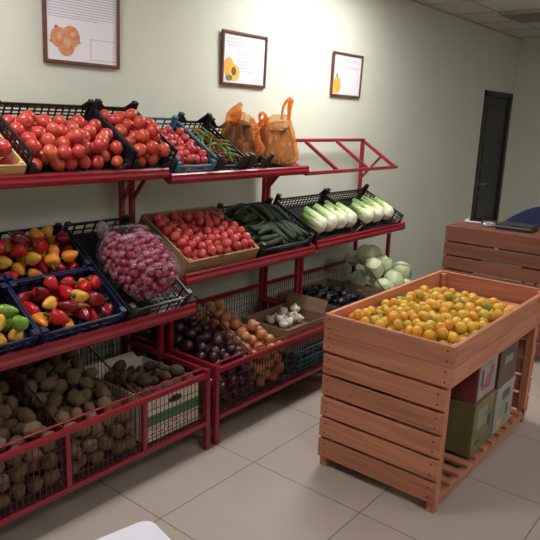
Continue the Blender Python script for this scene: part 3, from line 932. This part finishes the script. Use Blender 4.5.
crate('navy crate of green peppers at the shelf front, cut by the photo edge', fr, PW, .283, .085, M['navy'], .006, NG, fine=False)
peppers(fr, PW, .283, 28, [('green', 4), ('yellow-green', 4), ('yellow', 1)], 23, 'front navy crate at the photo edge')
fr = on_shelf(-.702, *MID1, .308, .006)
crate('navy crate at the shelf back, cut by the photo edge', fr, PW, .283, .085, M['navy'], .012, NG, fine=False)
peppers(fr, PW, .283, 26, [('yellow-green', 3), ('red', 3), ('yellow', 2)], 26, 'rear navy crate at the photo edge')
# black crate with the bag of red onions
fr = on_shelf(.138, *MID1, .012, .006)
crate('black crate holding a clear bag of radishes on the middle shelf', fr, .365, .578, .085, M['black'], .014, BG, fine=False)
BC = np.array((.183, .232, .130)); BR = np.array((.153, .198, .118))
def inbag(p, rad):
    d = (p - BC) / (BR - rad[:, None] - .004)
    l = (np.abs(d) ** 2.8).sum(1) ** (1 / 2.8); k = np.where(l > 1, 1 / np.maximum(l, 1e-6), 1)
    return BC + (p - BC) * k[:, None]
p, q = pack(270, .0215, .335, .42, .012, g=(0, -.5, -1), seed=31, x0=.02, y0=.01, inside=inbag, iters=140)
fill('radish', BON, fr, p, q, 'small round pink-red radish inside the clear plastic bag', 'radish', 'radishes in the clear bag', 32)
t = thing('clear_bag', 'clear plastic bag packed with pink-red radishes lying in the black crate', 'bag', fr @ T((.183, .232, .012)))
def bagfn(u, v):
    th = 2 * PI * u; ph = PI * v
    d = Vector((math.sin(ph) * math.cos(th), math.sin(ph) * math.sin(th), -math.cos(ph)))
    n = noise.noise(Vector((d.x * 3, d.y * 3, d.z * 3))) * .5 + noise.noise(Vector((d.x * 9 + d.y * 5, d.y * 3 - d.x * 4, d.z * 8))) * .5
    n += .8 * abs(noise.noise(Vector((d.x * 2 + d.y * 14, d.y * 3 + 5, d.z * 5 - d.x * 9))))
    k = (1.03 + .05 * n) / (abs(d.x) ** 2.8 + abs(d.y) ** 2.8 + abs(d.z) ** 2.8) ** (1 / 2.8)
    return Vector((d.x * BR[0] * k, d.y * BR[1] * k, max(d.z * BR[2] * k + BC[2] - .012, -.002)))
b = MB(); b.surf(bagfn, 90, 56); part('bag_film', b, M['clearfilm'], t, True)
b = MB()
b.surf(lambda u, v: Vector((-.055 + .034 * math.sin(PI * (.15 + .8 * v)) * math.cos(2 * PI * u) * (1 + .2 * math.sin(10 * PI * u)), .205 + .06 * v, .10 + .05 * v + .032 * math.sin(PI * (.15 + .8 * v)) * math.sin(2 * PI * u))), 20, 10)
part('bag_knot', b, film('knot_film', col(190, 190, 200), .4, .2), t, True)

# ------------------------------------------------------------------ middle shelf, tomato and cucumber rack
fr = on_shelf(.605, *MID2, .012, .006)
woodbox('brown wooden box filled with small red tomatoes on the middle shelf', fr, .55, .415, .095, M['boxwood'], M['boxwood_y'], .011)
p, q = pack(128, .0265, .526, .39, .034, g=(0, -.12, -1), seed=41, x0=.012, y0=.012)
fill('tomato', TOMP, fr, p, q, 'small red tomato in the brown wooden box on the middle shelf', 'tomato', 'tomatoes in the wooden box', 42)
fr = on_shelf(1.178, *MID2, .012, .006)
crate('black crate heaped with cucumbers on the middle shelf', fr, .50, .415, .075, M['black'], .03, BG)
r = random.Random(44)
def cuke(x, y, z, ang, ln, tilt=0.0):
    put('cucumber', r.choice(CUK), fr @ T((x, y, z)) @ RZ(ang) @ RY(tilt) @ RX(r.uniform(0, 6)) @ SC(ln, .17, .17), 'dark green cucumber heaped in the black crate on the middle shelf', 'cucumber', 'cucumbers in the black crate')
for lay in range(3):
    z = .028 + lay * .033
    n = 11 - lay
    for i in range(n):          # lying across, in the half next to the tomatoes
        y = .03 + i * (.36 / (n - .5)) + r.gauss(0, .003)
        cuke(.115 + r.gauss(0, .01) + lay * .008, y, z + r.uniform(-.003, .003), r.gauss(.12, .14), r.uniform(.17, .195), r.gauss(0, .05))
    n = 7 - (lay + 1) // 2
    for i in range(n):          # lying up the slope, in the other half
        x = .235 + i * (.236 / (n - .3)) + r.gauss(0, .003)
        for y in (.112, .288):
            cuke(x + r.gauss(0, .004), y + r.gauss(0, .008), z + r.uniform(-.003, .004), PI / 2 + r.gauss(.1, .07), r.uniform(.165, .182), r.gauss(0, .05))

# ------------------------------------------------------------------ Chinese cabbages
def napa_core(u, v):
    th = 2 * PI * u; t = v
    r = .060 * (1 - (1 - min(1, t / .22)) ** 2.2 * .75) * math.sin(PI * min(1, .3 + t * .7)) ** .35 * (1.0 - .05 * t) * (1 + .05 * math.cos(7 * th) * t)
    return Vector((r * math.cos(th), t * .235, r * math.sin(th) * .92))
def napa_leaf(k, ln, wd):
    a0 = k * 2 * PI / 5
    def fn(u, v):
        a = a0 + (u - .5) * wd; t = v * ln / .3
        ruff = .011 * noise.noise(Vector((u * 11, v * 8, k))) * (.1 + v) + .014 * v ** 3
        r = (.0635 * (1 - (1 - min(1, v / .22)) ** 2.2 * .75) * math.sin(PI * min(.9, .3 + v * .6)) ** .35 * (1.0 - .02 * v)) + .002 + ruff + .002 * (k % 2)
        rib = .006 * math.exp(-((u - .5) / .12) ** 2) * (1 - v)
        return Vector(((r + rib) * math.cos(a), t * .26, (r + rib) * math.sin(a) * .92))
    return fn
b = MB(); b.surf(napa_core, 28, 20); NAPA = fix_normals(b.mesh('chinese_cabbage', M['napa'], True))
NLEAF = []
for k in range(5):
    b = MB(); b.surf(napa_leaf(k, .285 if k % 2 else .265, 1.7), 16, 18, False); me = b.mesh('outer_leaf', M['napaleaf'], True)
    at = me.attributes.new('leaf', 'FLOAT_VECTOR', 'POINT'); at.data.foreach_set('vector', [c for j in range(19) for i in range(17) for c in (i / 16, j / 18, k)])
    NLEAF.append(fix_normals(me))
BLK = [(1.74, .575, 'black crate of four Chinese cabbages on the middle shelf, next to the cucumbers'), (2.325, .575, 'black crate of three Chinese cabbages at the far end of the middle shelf')]
lab = ['closest to the cucumbers', 'second from the cucumbers', 'third from the cucumbers', 'fourth from the cucumbers, last in its crate', 'in the end crate, next to the middle crate wall', 'middle one of three in the end crate', 'at the far end of the end crate']
li = 0
for ci, (x, w, l) in enumerate(BLK):
    fr = on_shelf(x, *MID3, .012, .006)
    crate(l, fr, w, .405, .085, M['black'], .04, BG, front=.03)
    n = 4 - ci
    for i in range(n):
        xx = (.085 + i * .124) if ci == 0 else (.10 + i * .148)
        s = 1.0 + .06 * ((i * 7 + ci) % 3 - 1)
        o = put('chinese_cabbage', NAPA, fr @ T((xx + .035, .03, .078)) @ RZ(.34 - .03 * i) @ RX(.10) @ RY(rnd.uniform(-.6, .6)) @ SC(s * .91, s * .80, s), 'pale green Chinese cabbage ' + lab[li], 'cabbage', 'Chinese cabbages on the middle shelf')
        li += 1
        for me in NLEAF: obj('outer_leaf', me, o)

# ------------------------------------------------------------------ lower bins
def slopefloor(zf, zb): return lambda p: zf + (zb - zf) * (p[:, 1] - .277) / .595
r = random.Random(51)
for x0, w, n, lb, gp in ((-.62, .345, 146, 'brown potato heaped in the rack bin at the photo edge', 'potatoes in the end bin'),
                         (-.238, .356, 154, 'brown potato heaped in the rack bin beside the white carton', 'potatoes in the middle bin')):
    p, q = pack(n, .0345, w, .585, .17, g=(0, .16, -1), seed=int(n), x0=x0, y0=.266, floor=slopefloor(.166, .36), jit=.14, iters=220)
    for pp, qq in zip(p, q):
        put('potato', r.choice(POT), T(pp) @ rrot(r) @ SC(qq * .92, qq * .92, qq * .92), lb, 'potato', gp)
# white carton with a green stripe
t = thing('carton', 'open white carton with a green stripe in the rack bin beside the potatoes', 'box', (.158, .282, .169))
w, d, h = .335, .42, .222
b = MB(); b.box((0, 0, 0), (w, .005, h)); b.box((0, d - .005, 0), (w, d, h)); b.box((0, .0052, 0), (.005, d - .0052, h)); b.box((w - .005, .0052, 0), (w, d - .0052, h)); b.box((.0052, .0052, 0), (w - .0052, d - .0052, .004))
part('carton_body', b, M['carton_white'], t)
part('green_stripe', MB().box((.001, -.0012, .075), (w - .001, -.0001, .128)), M['green_print'], t, label='green printed stripe')
part('hand_hole', MB().disc((w * .55, -.0001, .168), .042, (0, -1, 0), 20, .0012, .42, 1.0), M['dark'], t, label='dark oval hand hole')
b = MB(); b.disc((.055, -.0001, .175), .02, (0, -1, 0), 10, .001, .9, .12)
for i in range(5): b.box((.03 + i * .05, -.0011, .03), (.062 + i * .05, -.0002, .036))
for i in range(4): b.box((.05 + i * .06, -.0011, .05), (.085 + i * .06, -.0002, .054))
part('printed_marks', b, mat('carton_print', col(150, 70, 64), .7), t)
b = MB(); b.box((-.004, d - .004, h), (w * .9, d + .045, h + .003), Matrix.Rotation(.5, 3, 'X'), (0, d, h)); part('carton_flap', b, M['carton_white'], t)
p, q = pack(66, .03, w - .016, d - .016, .13, seed=61, x0=.008, y0=.008, jit=.15, iters=120)
fill('root_vegetable', ROOT, T((.158, .282, .169)), p, q * .95, 'dark earthy root vegetable filling the white carton', 'vegetable', 'root vegetables in the white carton', 62)
# dark red onions, yellow onions
p, q = pack(164, .033, .318, .562, .17, g=(0, .26, -1), seed=71, x0=.622, y0=.272, floor=slopefloor(.17, .31), jit=.12)
fill('red_onion', RON, T((0, 0, 0)), p, q, 'dark purple-red onion heaped in the bin beside the yellow onions', 'onion', 'dark red onions in the bin', 72)
p, q = pack(110, .034, .242, .562, .17, g=(0, .1, -1), seed=73, x0=.964, y0=.272, floor=slopefloor(.17, .31), jit=.15)
fill('onion', ONI, T((0, 0, 0)), p, q, 'golden brown onion heaped in the bin beside the garlic box', 'onion', 'yellow onions in the bin', 74)

def cardbox(label, mw, w, d, h, m, flaps=(), th=.005, name='cardboard_box', insert=None):
    t = thing(name, label, 'box', mw)
    b = MB(); b.box((0, 0, 0), (w, th, h)); b.box((0, d - th, 0), (w, d, h)); b.box((0, th, 0), (th, d - th, h)); b.box((w - th, th, 0), (w, d - th, h)); b.box((th, th, 0), (w - th, d - th, th))
    part('box_body', b, m, t)
    if insert: part('inner_sheet', MB().box((th + .001, th + .001, insert - .004), (w - th - .001, d - th - .001, insert)), m, t)
    for (side, ang, ln, s0, s1) in flaps:
        b = MB()
        if side == 'f': b.box((w * s0, -ln, h), (w * s1, 0, h + .004), Matrix.Rotation(ang, 3, 'X'), (0, 0, h + .002))
        if side == 'b': b.box((w * s0, d, h), (w * s1, d + ln, h + .004), Matrix.Rotation(-ang, 3, 'X'), (0, d, h + .002))
        if side == 'l': b.box((-ln, d * s0, h), (0, d * s1, h + .004), Matrix.Rotation(ang, 3, 'Y'), (0, 0, h + .002))
        if side == 'r': b.box((w, d * s0, h), (w + ln, d * s1, h + .004), Matrix.Rotation(-ang, 3, 'Y'), (w, 0, h + .002))
        part('box_flap', b, m, t)
    return t
crate('bright blue plastic crate under the garlic box in the bin', T((1.30, .29, .168)), .36, .30, .13, M['cyan'], .004, None, fine=False)
fr = T((1.225, .295, .31))
cardbox('open cardboard box of garlic standing on the bright blue crate', fr, .42, .36, .14, M['card'], [('r', 1.15, .085, .1, .95)], insert=.062)
p, q = pack(12, .03, .22, .17, .006, seed=81, x0=.16, y0=.15, iters=120)
fill('garlic_bulb', [GAR], fr, p + np.array((0, 0, .06)), q, 'white garlic bulb in the cardboard box on the blue crate', 'garlic', 'garlic in the cardboard box', 82, upright=.9)
fr = T((1.765, .30, .169))
cardbox('open cardboard box of eggplants in the rack bin before the cabbages', fr, .60, .50, .30, M['card'], [('l', .5, .007, .05, .9)], insert=.19)
r = random.Random(91)
spots = [(.115 + .185 * i + r.gauss(0, .006), .06 + .075 * k, .232) for i in range(3) for k in range(6)] + [(.19 + .19 * i + r.gauss(0, .015), .10 + .08 * k, .300) for i in range(2) for k in range(5)]
for (x, y, z) in spots:
    s = r.uniform(.132, .146)
    o = put('eggplant', r.choice(EGG), fr @ T((x, y, z)) @ RZ(r.choice((0, PI)) + r.gauss(.1, .12)) @ RY(r.gauss(0, .05)) @ RX(r.uniform(0, 6)) @ SC(s, s * 1.3, s * 1.3), 'glossy black eggplant heaped in the cardboard box', 'eggplant', 'eggplants in the cardboard box')
    obj('stem', EGGC, o)
# white cabbages
def cab_fn(th, ph):
    v = Vector((math.sin(ph) * math.cos(th), math.sin(ph) * math.sin(th), -math.cos(ph)))
    k = 1 + .03 * noise.noise(v * 2.2)
    return v.x * k, v.y * k, v.z * k * .88
CAB = globe('white_cabbage', M['cabbage'], cab_fn, 24, 16)
CLEAF = []
for k in range(5):
    def lf(u, v, k=k):
        ph = .15 + v * (1.55 + .1 * k); th = k * 2 * PI / 5 * 2 + (u - .5) * 2.3 * math.sin(PI * (.16 + .66 * v)) 
        d = Vector((math.sin(ph) * math.cos(th), math.sin(ph) * math.sin(th), -math.cos(ph) * .88))
        ed = max(abs(u - .5) * 2, v) ** 5
        return d * (1.035 + .012 * k * .6 + .05 * ed + .02 * noise.noise(Vector((u * 6, v * 6, k))))
    b = MB(); b.surf(lf, 12, 12, False); CLEAF.append(fix_normals(b.mesh('outer_leaf', M['cabbage2'], True)))
cl = ['topmost of the heap', 'behind the topmost one', 'small, at the edge next to the eggplants', 'in the middle of the heap, under the topmost', 'in the middle of the heap, next to the rack post', 'low at the front, behind the divider rod',
      'large, bulging out past the rack post', 'low behind the tangerine stand', 'low at the end of the heap', 'wedged at the bottom of the heap']
cpos = [(2.58, .60, .645, .078), (2.80, .68, .60, .078), (2.70, .77, .58, .065), (2.47, .46, .565, .078), (2.68, .50, .555, .075), (2.485, .35, .475, .075),
        (2.86, .44, .50, .08), (2.645, .36, .475, .085), (2.77, .30, .43, .05), (2.52, .62, .47, .07)]
P_ = np.array([c[:3] for c in cpos]); Q_ = np.array([c[3] for c in cpos])
for _ in range(60):
    D_ = P_[:, None] - P_[None]; L_ = np.sqrt((D_ ** 2).sum(2)) + 1e-9
    O_ = np.clip(1.06 * (Q_[:, None] + Q_[None]) - L_, 0, None); np.fill_diagonal(O_, 0)
    P_ += (D_ / L_[..., None] * O_[..., None]).sum(1) * .3
    P_[:, 0] = np.clip(P_[:, 0], 2.402 + Q_ * 1.14, 9); P_[:, 1] = np.clip(P_[:, 1], .296 + 1.1 * Q_, .87 - Q_)
cpos = [(*p, q) for p, q in zip(P_, Q_)]
r = random.Random(5)
for (x, y, z, q), l in zip(cpos, cl):
    o = put('white_cabbage', CAB, T((x, y, z)) @ rrot(r) @ SC(q, q, q), 'pale green round cabbage ' + l, 'cabbage', 'round cabbages in the end bin')
    for me in CLEAF[:4]: obj('outer_leaf', me, o)

# ------------------------------------------------------------------ tangerine stand
SX0, SX1, SY0, SY1, SZ = .785, 2.035, -.868, -.238, .775
st = thing('display_stand', 'brown slatted wooden stand with a deep tray of tangerines in the middle of the floor', 'stand', ((SX0 + SX1) / 2, (SY0 + SY1) / 2, 0))
SO = Vector(((SX0 + SX1) / 2, (SY0 + SY1) / 2, 0))
def sp(nm, a, c, ax, nails=None, par=None):
    b = MB(); b.bevbox(Vector(a) - SO, Vector(c) - SO, .002)
    o = part(nm, b, M['wood' + ax], par or st)
    for p, n in nails or (): part('nail', MB().disc(Vector(p) - SO, .0045, n, 8, .0006), M['nail'], o)
    return o
th = .02
def endnails(x, y0, y1, z0, z1, nx):
    return [((x, y, z), (nx, 0, 0)) for y in (y0 + .03, y1 - .03) for z in (z0 + (z1 - z0) * .25, z0 + (z1 - z0) * .75)]
bz = [(.596, .683), (.685, SZ)]
for z0, z1 in bz:
    sp('tray_board', (SX0, SY0, z0), (SX0 + th, SY1, z1), 'y', endnails(SX0, SY0, SY1, z0, z1, -1))
    sp('tray_board', (SX1 - th, SY0, z0), (SX1, SY1, z1), 'y')
    sp('tray_board', (SX0 + th + .0004, SY0, z0), (SX1 - th - .0004, SY0 + th, z1), 'x')
    sp('tray_board', (SX0 + th + .0004, SY1 - th, z0), (SX1 - th - .0004, SY1, z1), 'x')
# inner corner battens, tray floor
for x in (SX0 + th, SX1 - th - .03):
    for y in (SY0 + th, SY1 - th - .03):
        sp('corner_batten', (x + .0005, y + .0005, .60), (x + .0295, y + .0295, .765), 'z')
FZ = .676
nb = 6; bw = (SY1 - SY0 - 2 * th) / nb
for i in range(nb):
    sp('tray_floor_board', (SX0 + th + .031, SY0 + th + i * bw + .003 + (.03 if i == 0 else 0), FZ - .016), (SX1 - th - .031, SY0 + th + (i + 1) * bw - .003 - (.03 if i == nb - 1 else 0), FZ), 'x')
# base
BX0, BX1, BY0, BY1 = SX0 + .003, SX1 - .01, SY0 + .022, SY1 - .006
lw = .04
for x in (BX0 + .02, BX1 - .02 - lw):
    for y in (BY0, BY1 - lw):
        sp('leg', (x, y, .0), (x + lw, y + lw, .594), 'z')
ph = (.590 - .052) / 5
for i in range(5):
    z0 = .05 + i * ph + .007; z1 = z0 + ph - .015
    sp('end_slat', (BX0, BY0 - .002, z0), (BX0 + .0195, BY1 + .002, z1), 'y', endnails(BX0, BY0, BY1, z0, z1, -1))
    sp('end_slat', (BX1 - .0195, BY0 - .002, z0), (BX1, BY1 + .002, z1), 'y')
for x in (BX0 + .0205, BX1 - .0405):
    sp('end_rail', (x, BY0 + .041, .52), (x + .02, BY1 - .041, .594), 'y')
for y in (BY0 + .002, BY1 - .037):
    sp('bottom_runner', (BX0 + .061, y, .022), (BX1 - .061, y + .035, .058), 'x')
n = 11
for i in range(n):
    x = BX0 + .068 + i * (BX1 - BX0 - .2) / (n - 1)
    sp('bottom_slat', (x, BY0 + .002, .0585), (x + .05, BY1 - .002, .074), 'y')
# tangerines
def heapfloor(p): return FZ + 0 * p[:, 0]
p, q = pack(300, .0268, .95, SY1 - SY0 - 2 * th - .004, FZ, g=(-.04, 0.0, -1), seed=101, pull=(1.28, -.55, .0016), x0=SX0 + th + .032, y0=SY0 + th + .002, jit=.1, iters=200)
# draw the heap up towards its middle
r = random.Random(11)
for pp, qq in zip(p, q):
    gr = r.random() < .09
    nm, ms = ('tangerine', TANGG if gr else TANG)
    qq *= .97
    put(nm, r.choice(ms), T(pp) @ rrot(r) @ SC(qq, qq, qq), ('greenish tangerine' if gr else 'yellow-orange tangerine') + ' heaped in the wooden stand tray', 'tangerine', ('greenish' if gr else 'ripe') + ' tangerines in the stand')

# printed cartons on the stand's bottom shelf
def carton(label, x0, x1, y0, y1, z0, z1, body, prints):
    t = thing('printed_carton', label, 'box', ((x0 + x1) / 2, (y0 + y1) / 2, z0))
    O = Vector(((x0 + x1) / 2, (y0 + y1) / 2, z0))
    part('carton_body', MB().bevbox(Vector((x0, y0, z0)) - O, Vector((x1, y1, z1)) - O, .003), body, t)
    part('lid_rim', MB().bevbox(Vector((x0 - .003, y0 - .003, z1 - .02)) - O, Vector((x1 + .003, y1 + .003, z1 + .002)) - O, .002), prints[0][0], t)
    for m, face, shp in prints[1:]:
        for (a, c, rx, ry) in shp:
            px = x0 + a * (x1 - x0); pz = z0 + c * (z1 - z0); e = .0007 if rx > .045 else .0012
            if m is pk or m is yl: b = MB().disc(Vector((px, y0 - .0003, pz)) - O, 1, (0, -1, 0), 14, e, ry, rx, (0, 0, 1))
            else: b = MB().box(Vector((px - rx, y0 - .0003 - e, pz - ry)) - O, Vector((px + rx, y0 - .0003, pz + ry)) - O)
            part('printed_patch', b, m, t)
cm = lambda n, c, v: mat(n, c, .5, v, 9)
pk, wh, gn, yl, dk, gy = cm('pink_print', col(164, 92, 98), col(140, 70, 78)), cm('pale_print', col(168, 160, 156), col(140, 132, 130)), cm('olive_carton', col(124, 114, 74), col(104, 98, 62)), cm('yellow_print', col(206, 180, 60), col(180, 150, 50)), cm('dark_print', col(60, 58, 56), col(84, 74, 66)), cm('grey_green_print', col(150, 156, 140), col(118, 128, 108))
rdc = cm('red_carton', col(132, 62, 66), col(116, 52, 56))
zb = .0745
carton('olive green carton at the bottom of the pile nearest the slatted end', 1.235, 1.50, -.822, -.40, zb, .345, gn,
       [(gn,), (gy, 'front', [(.42, .66, .06, .05)]), (dk, 'front', [(.8, .5, .016, .03), (.3, .22, .03, .01)])])
carton('red and white printed carton resting on the olive green carton', 1.24, 1.49, -.818, -.41, .3475, .575, rdc,
       [(wh,), (wh, 'front', [(.5, .5, .112, .095)]), (pk, 'front', [(.55, .4, .043, .04), (.72, .6, .03, .026), (.3, .32, .03, .02)]), (dk, 'front', [(.22, .55, .016, .04)])])
carton('white carton with yellow and dark print behind the olive green one', 1.53, 1.80, -.822, -.40, zb, .33, wh,
       [(wh,), (dk, 'front', [(.55, .76, .055, .024), (.66, .4, .012, .03)]), (yl, 'front', [(.24, .2, .03, .022)]), (gy, 'front', [(.42, .45, .03, .04)])])
carton('dark brown carton stacked on the white carton in the stand', 1.535, 1.795, -.818, -.41, .3325, .56, cm('brown_carton', col(98, 80, 66), col(80, 64, 54)),
       [(dk,), (gy, 'front', [(.5, .6, .06, .02)])])

carton('plain brown carton added behind the slatted end of the stand to darken its gaps', .865, 1.19, -.60, -.275, zb, .50, cm('gap_blocker_carton', col(92, 72, 56), col(78, 60, 46)), [(dk,)])  # made-up carton: blocks the bright floor so the slat gaps stay dark

# ------------------------------------------------------------------ counter with its things
CX, CY1, CZ = 2.985, .165, .895
ct = thing('counter', 'brown slatted wooden counter at the far end of the room', 'counter', (CX, CY1, 0))
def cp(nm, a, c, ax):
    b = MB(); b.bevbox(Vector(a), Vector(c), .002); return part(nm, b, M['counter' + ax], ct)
CW, CD = 1.5, .52
z = CZ - .022
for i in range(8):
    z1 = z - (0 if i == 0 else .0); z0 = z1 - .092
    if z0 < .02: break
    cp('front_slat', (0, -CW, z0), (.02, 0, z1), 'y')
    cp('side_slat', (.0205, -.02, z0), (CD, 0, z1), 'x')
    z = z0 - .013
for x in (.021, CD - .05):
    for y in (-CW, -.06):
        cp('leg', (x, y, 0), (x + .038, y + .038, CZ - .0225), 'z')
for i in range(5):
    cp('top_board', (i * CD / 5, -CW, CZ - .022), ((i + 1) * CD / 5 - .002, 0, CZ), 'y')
t = thing('notebook', 'thin white notebook with a dark cover on the counter near the door', 'notebook', T((CX + .37, .085, CZ + .0005)) @ RZ(.1))
part('pages', MB().box((-.06, -.068, 0), (.06, .068, .012)), M['paper'], t)
part('notebook_cover', MB().box((-.062, -.069, .0122), (.062, .03, .026)), M['blackgloss'], t)
t = thing('card_terminal', 'small black card terminal on the counter beside the notebook', 'terminal', T((CX + .32, -.045, CZ + .0005)) @ RZ(.3))
part('terminal_body', MB().bevbox((-.04, -.055, 0), (.04, .055, .03), .006), M['black'], t)
part('terminal_screen', MB().box((-.03, .0, .0302), (.03, .045, .032)), M['blackgloss'], t)
def crump(u, v):
    th = 2 * PI * u; ph = PI * v; d = Vector((math.sin(ph) * math.cos(th), math.sin(ph) * math.sin(th), -math.cos(ph)))
    k = 1 + .5 * noise.noise(d * 2.6)
    return Vector((d.x * .05 * k, d.y * .075 * k, max(0, .022 + d.z * .024 * k)))
b = MB(); b.surf(crump, 22, 14); o = part('wrapper', b, M['silver'], None); o.matrix_basis = T((CX + .20, -.09, CZ + .0005)) @ SC(.62, .62, .8); tag(o, 'crumpled silvery wrapper on the counter next to the black scale', 'wrapper')
t = thing('weighing_scale', 'flat black weighing scale on the counter top', 'scale', T((CX + .24, -.285, CZ + .0005)) @ RZ(.05))
part('scale_base', MB().bevbox((-.10, -.13, 0), (.10, .13, .03), .006), M['black'], t)
part('weighing_plate', MB().bevbox((-.095, -.125, .0305), (.095, .125, .042), .004), M['blackgloss'], t)
# chair with a navy jacket behind the counter
t = thing('chair', 'chair with a rounded navy back behind the counter', 'chair', (3.9, -.38, 0))
b = MB()
def backfn(u, v):
    a = 2 * PI * u; y = (v - .5) * .86; top = 1.03 - .19 * abs((v - .5) * 2) ** 2
    return Vector((.035 * math.cos(a), y, .5 + (top - .5) * (.5 + .5 * math.sin(a))))
b.surf(backfn, 20, 24); part('backrest', b, M['navycloth'], t, True)
part('red_trim', MB().tube([(-.05, .0 - .01 * k, .62 + .03 * k) for k in range(9)], .018, 8), M['redcloth'], t, True, 'red cloth edge')
part('seat', MB().bevbox((.03, -.24, .43), (.46, .24, .49), .02), M['navycloth'], t)
for x in (.05, .42):
    for y in (-.21, .21): part('leg', MB().tube([(x, y, 0), (x, y, .43)], .014, 8), M['black'], t, True)

# ------------------------------------------------------------------ framed prints
def framed(label, x0, x1, z0, z1, lines, pic, box=False, seed=1):
    w = x1 - x0; h = z1 - z0
    t = thing('framed_print', label, 'picture', T((x0, WY - .001, z0)) @ RX(.03), 'framed printed sheets on the wall')
    fw = .016; d = .018
    b = MB()
    b.bevbox((0, -d, 0), (w, 0, fw)); b.bevbox((0, -d, h - fw), (w, 0, h)); b.bevbox((0, -d, fw + .0002), (fw, 0, h - fw - .0002)); b.bevbox((w - fw, -d, fw + .0002), (w, 0, h - fw - .0002))
    part('picture_frame', b, M['frame'], t)
    sheet = part('printed_sheet', MB().box((fw, -.008, fw), (w - fw, -.002, h - fw)), M['paper'], t)
    r = random.Random(seed); b = MB(); lz = None
    for (a0, a1, zz) in lines:
        if lz is not None and lz - zz > .075: part('printed_text', b, M['ink'], sheet); b = MB()
        lz = zz; x = a0
        while x < a1:
            e = min(a1, x + r.uniform(.012, .04)); b.box((x * w, -.0088, zz * h - .0016), (e * w, -.0081, zz * h + .0016)); x = e + .007
    part('printed_text', b, M['ink'], sheet); b = MB()
    if box:
        for a in (((.60, .08), (.94, .086)), ((.60, .34), (.94, .346)), ((.60, .08), (.606, .346))):
            b.box((a[0][0] * w, -.0088, a[0][1] * h), (a[1][0] * w, -.0081, a[1][1] * h))
    if box: part('printed_outline', b, M['ink'], sheet)
    for i, (nm, m, ell) in enumerate(pic):
        b = MB()
        for j, (a, c, rx, rz) in enumerate(ell): b.disc((a * w, -.0081 - .0006 * i - .0001 * j, c * h), 1, (0, -1, 0), 20, .0005, rz, rx, (0, 0, 1))
        part(nm, b, m, sheet)
pm = lambda n, c, v: mat(n, c, .5, v, 30)
cor, org, ylw, lgr, stn = pm('print_coral', col(216, 158, 122), col(200, 122, 86)), pm('print_orange', col(238, 162, 70), col(240, 180, 90)), pm('print_yellow', col(244, 200, 90), col(240, 180, 70)), pm('print_green', col(96, 130, 70), col(120, 150, 90)), pm('print_brown', col(150, 90, 60), col(120, 70, 50))
L1 = [(.06, .94, .93 - .033 * i) for i in range(11)] + [(.06, .7, .57)]
framed('framed text sheet with a coral fruit drawing, above the wide tomato crate', .16, .585, 1.85, 2.215, L1,
       [('print_stalk', stn, [(.16, .41, .012, .02), (.28, .40, .012, .02), (.12, .27, .02, .008), (.42, .28, .02, .006)]),
        ('print_fruit', cor, [(.2, .32, .05, .046), (.34, .34, .05, .05), (.28, .22, .045, .045), (.28, .30, .03, .03)]), ('print_flesh', pm('print_peach', col(232, 190, 140), col(214, 150, 104)), [(.29, .27, .018, .024), (.19, .34, .012, .016), (.36, .37, .014, .012)])], True, 1)
framed('framed text sheet with a cut peach picture, middle one of the three prints', 1.335, 1.75, 1.822, 2.137, [(.1, .9, .86), (.1, .88, .8), (.1, .9, .74)] + [(.36, .9, .64), (.36, .6, .58), (.36, .62, .52), (.36, .6, .46), (.36, .64, .4), (.36, .9, .34), (.36, .8, .28)],
       [('print_fruit', org, [(.16, .33, .045, .058)]), ('print_flesh', ylw, [(.28, .24, .05, .05)]), ('print_stone', stn, [(.27, .27, .022, .026)]), ('print_leaf', lgr, [(.17, .14, .03, .018)])], False, 2)
framed('framed text sheet with an orange pumpkin picture, farthest along the wall', 2.517, 2.93, 1.812, 2.13, [(.1, .9, .84), (.1, .9, .80), (.1, .9, .70), (.1, .9, .66)],
       [('print_leaf', lgr, [(.17, .44, .012, .03)]), ('print_fruit', ylw, [(.17, .24, .06, .06)]), ('print_rind', org, [(.23, .26, .03, .055), (.11, .3, .02, .03)])], False, 3)

# ------------------------------------------------------------------ white table near the camera
TM = T((-.672, -.735, 0)) @ RZ(-.2)
t = thing('table', 'white table with rounded corners in front of the potato bins', 'table', TM)
b = MB(); prof = []
tw, td, cr, tz = .9, .55, .03, .70
for cx, cy, a0 in ((-cr, -cr, 0), (-tw + cr, -cr, PI / 2), (-tw + cr, -td + cr, PI), (-cr, -td + cr, 1.5 * PI)):
    for k in range(7):
        a = a0 + k * PI / 12; prof.append((cx + cr * math.cos(a), cy + cr * math.sin(a)))
n = len(prof)
b.add([(x, y, tz - .022) for x, y in prof] + [(x, y, tz) for x, y in prof], [tuple(reversed(range(n))), tuple(range(n, 2 * n))] + [(i, (i + 1) % n, n + (i + 1) % n, n + i) for i in range(n)])
part('table_top', b, M['white'], t)
for x in (-.05, -tw + .05):
    for y in (-.05, -td + .05): part('leg', MB().tube([(x, y, 0), (x, y, tz - .0225)], .018, 10), M['steel'], t, True)

# ------------------------------------------------------------------ light and view
sc = bpy.context.scene
wd = bpy.data.worlds.new('world'); sc.world = wd; wd.use_nodes = True
wd.node_tree.nodes['Background'].inputs[0].default_value = (.9, .95, 1, 1)
wd.node_tree.nodes['Background'].inputs[1].default_value = .05
M['lamp'].node_tree.nodes['Principled BSDF'].inputs['Emission Strength'].default_value = 17.0
sc.view_settings.view_transform = 'Standard'; sc.view_settings.look = 'None'
sc.view_settings.gamma = 1; sc.view_settings.use_curve_mapping = False
sc.view_settings.exposure = 0.4
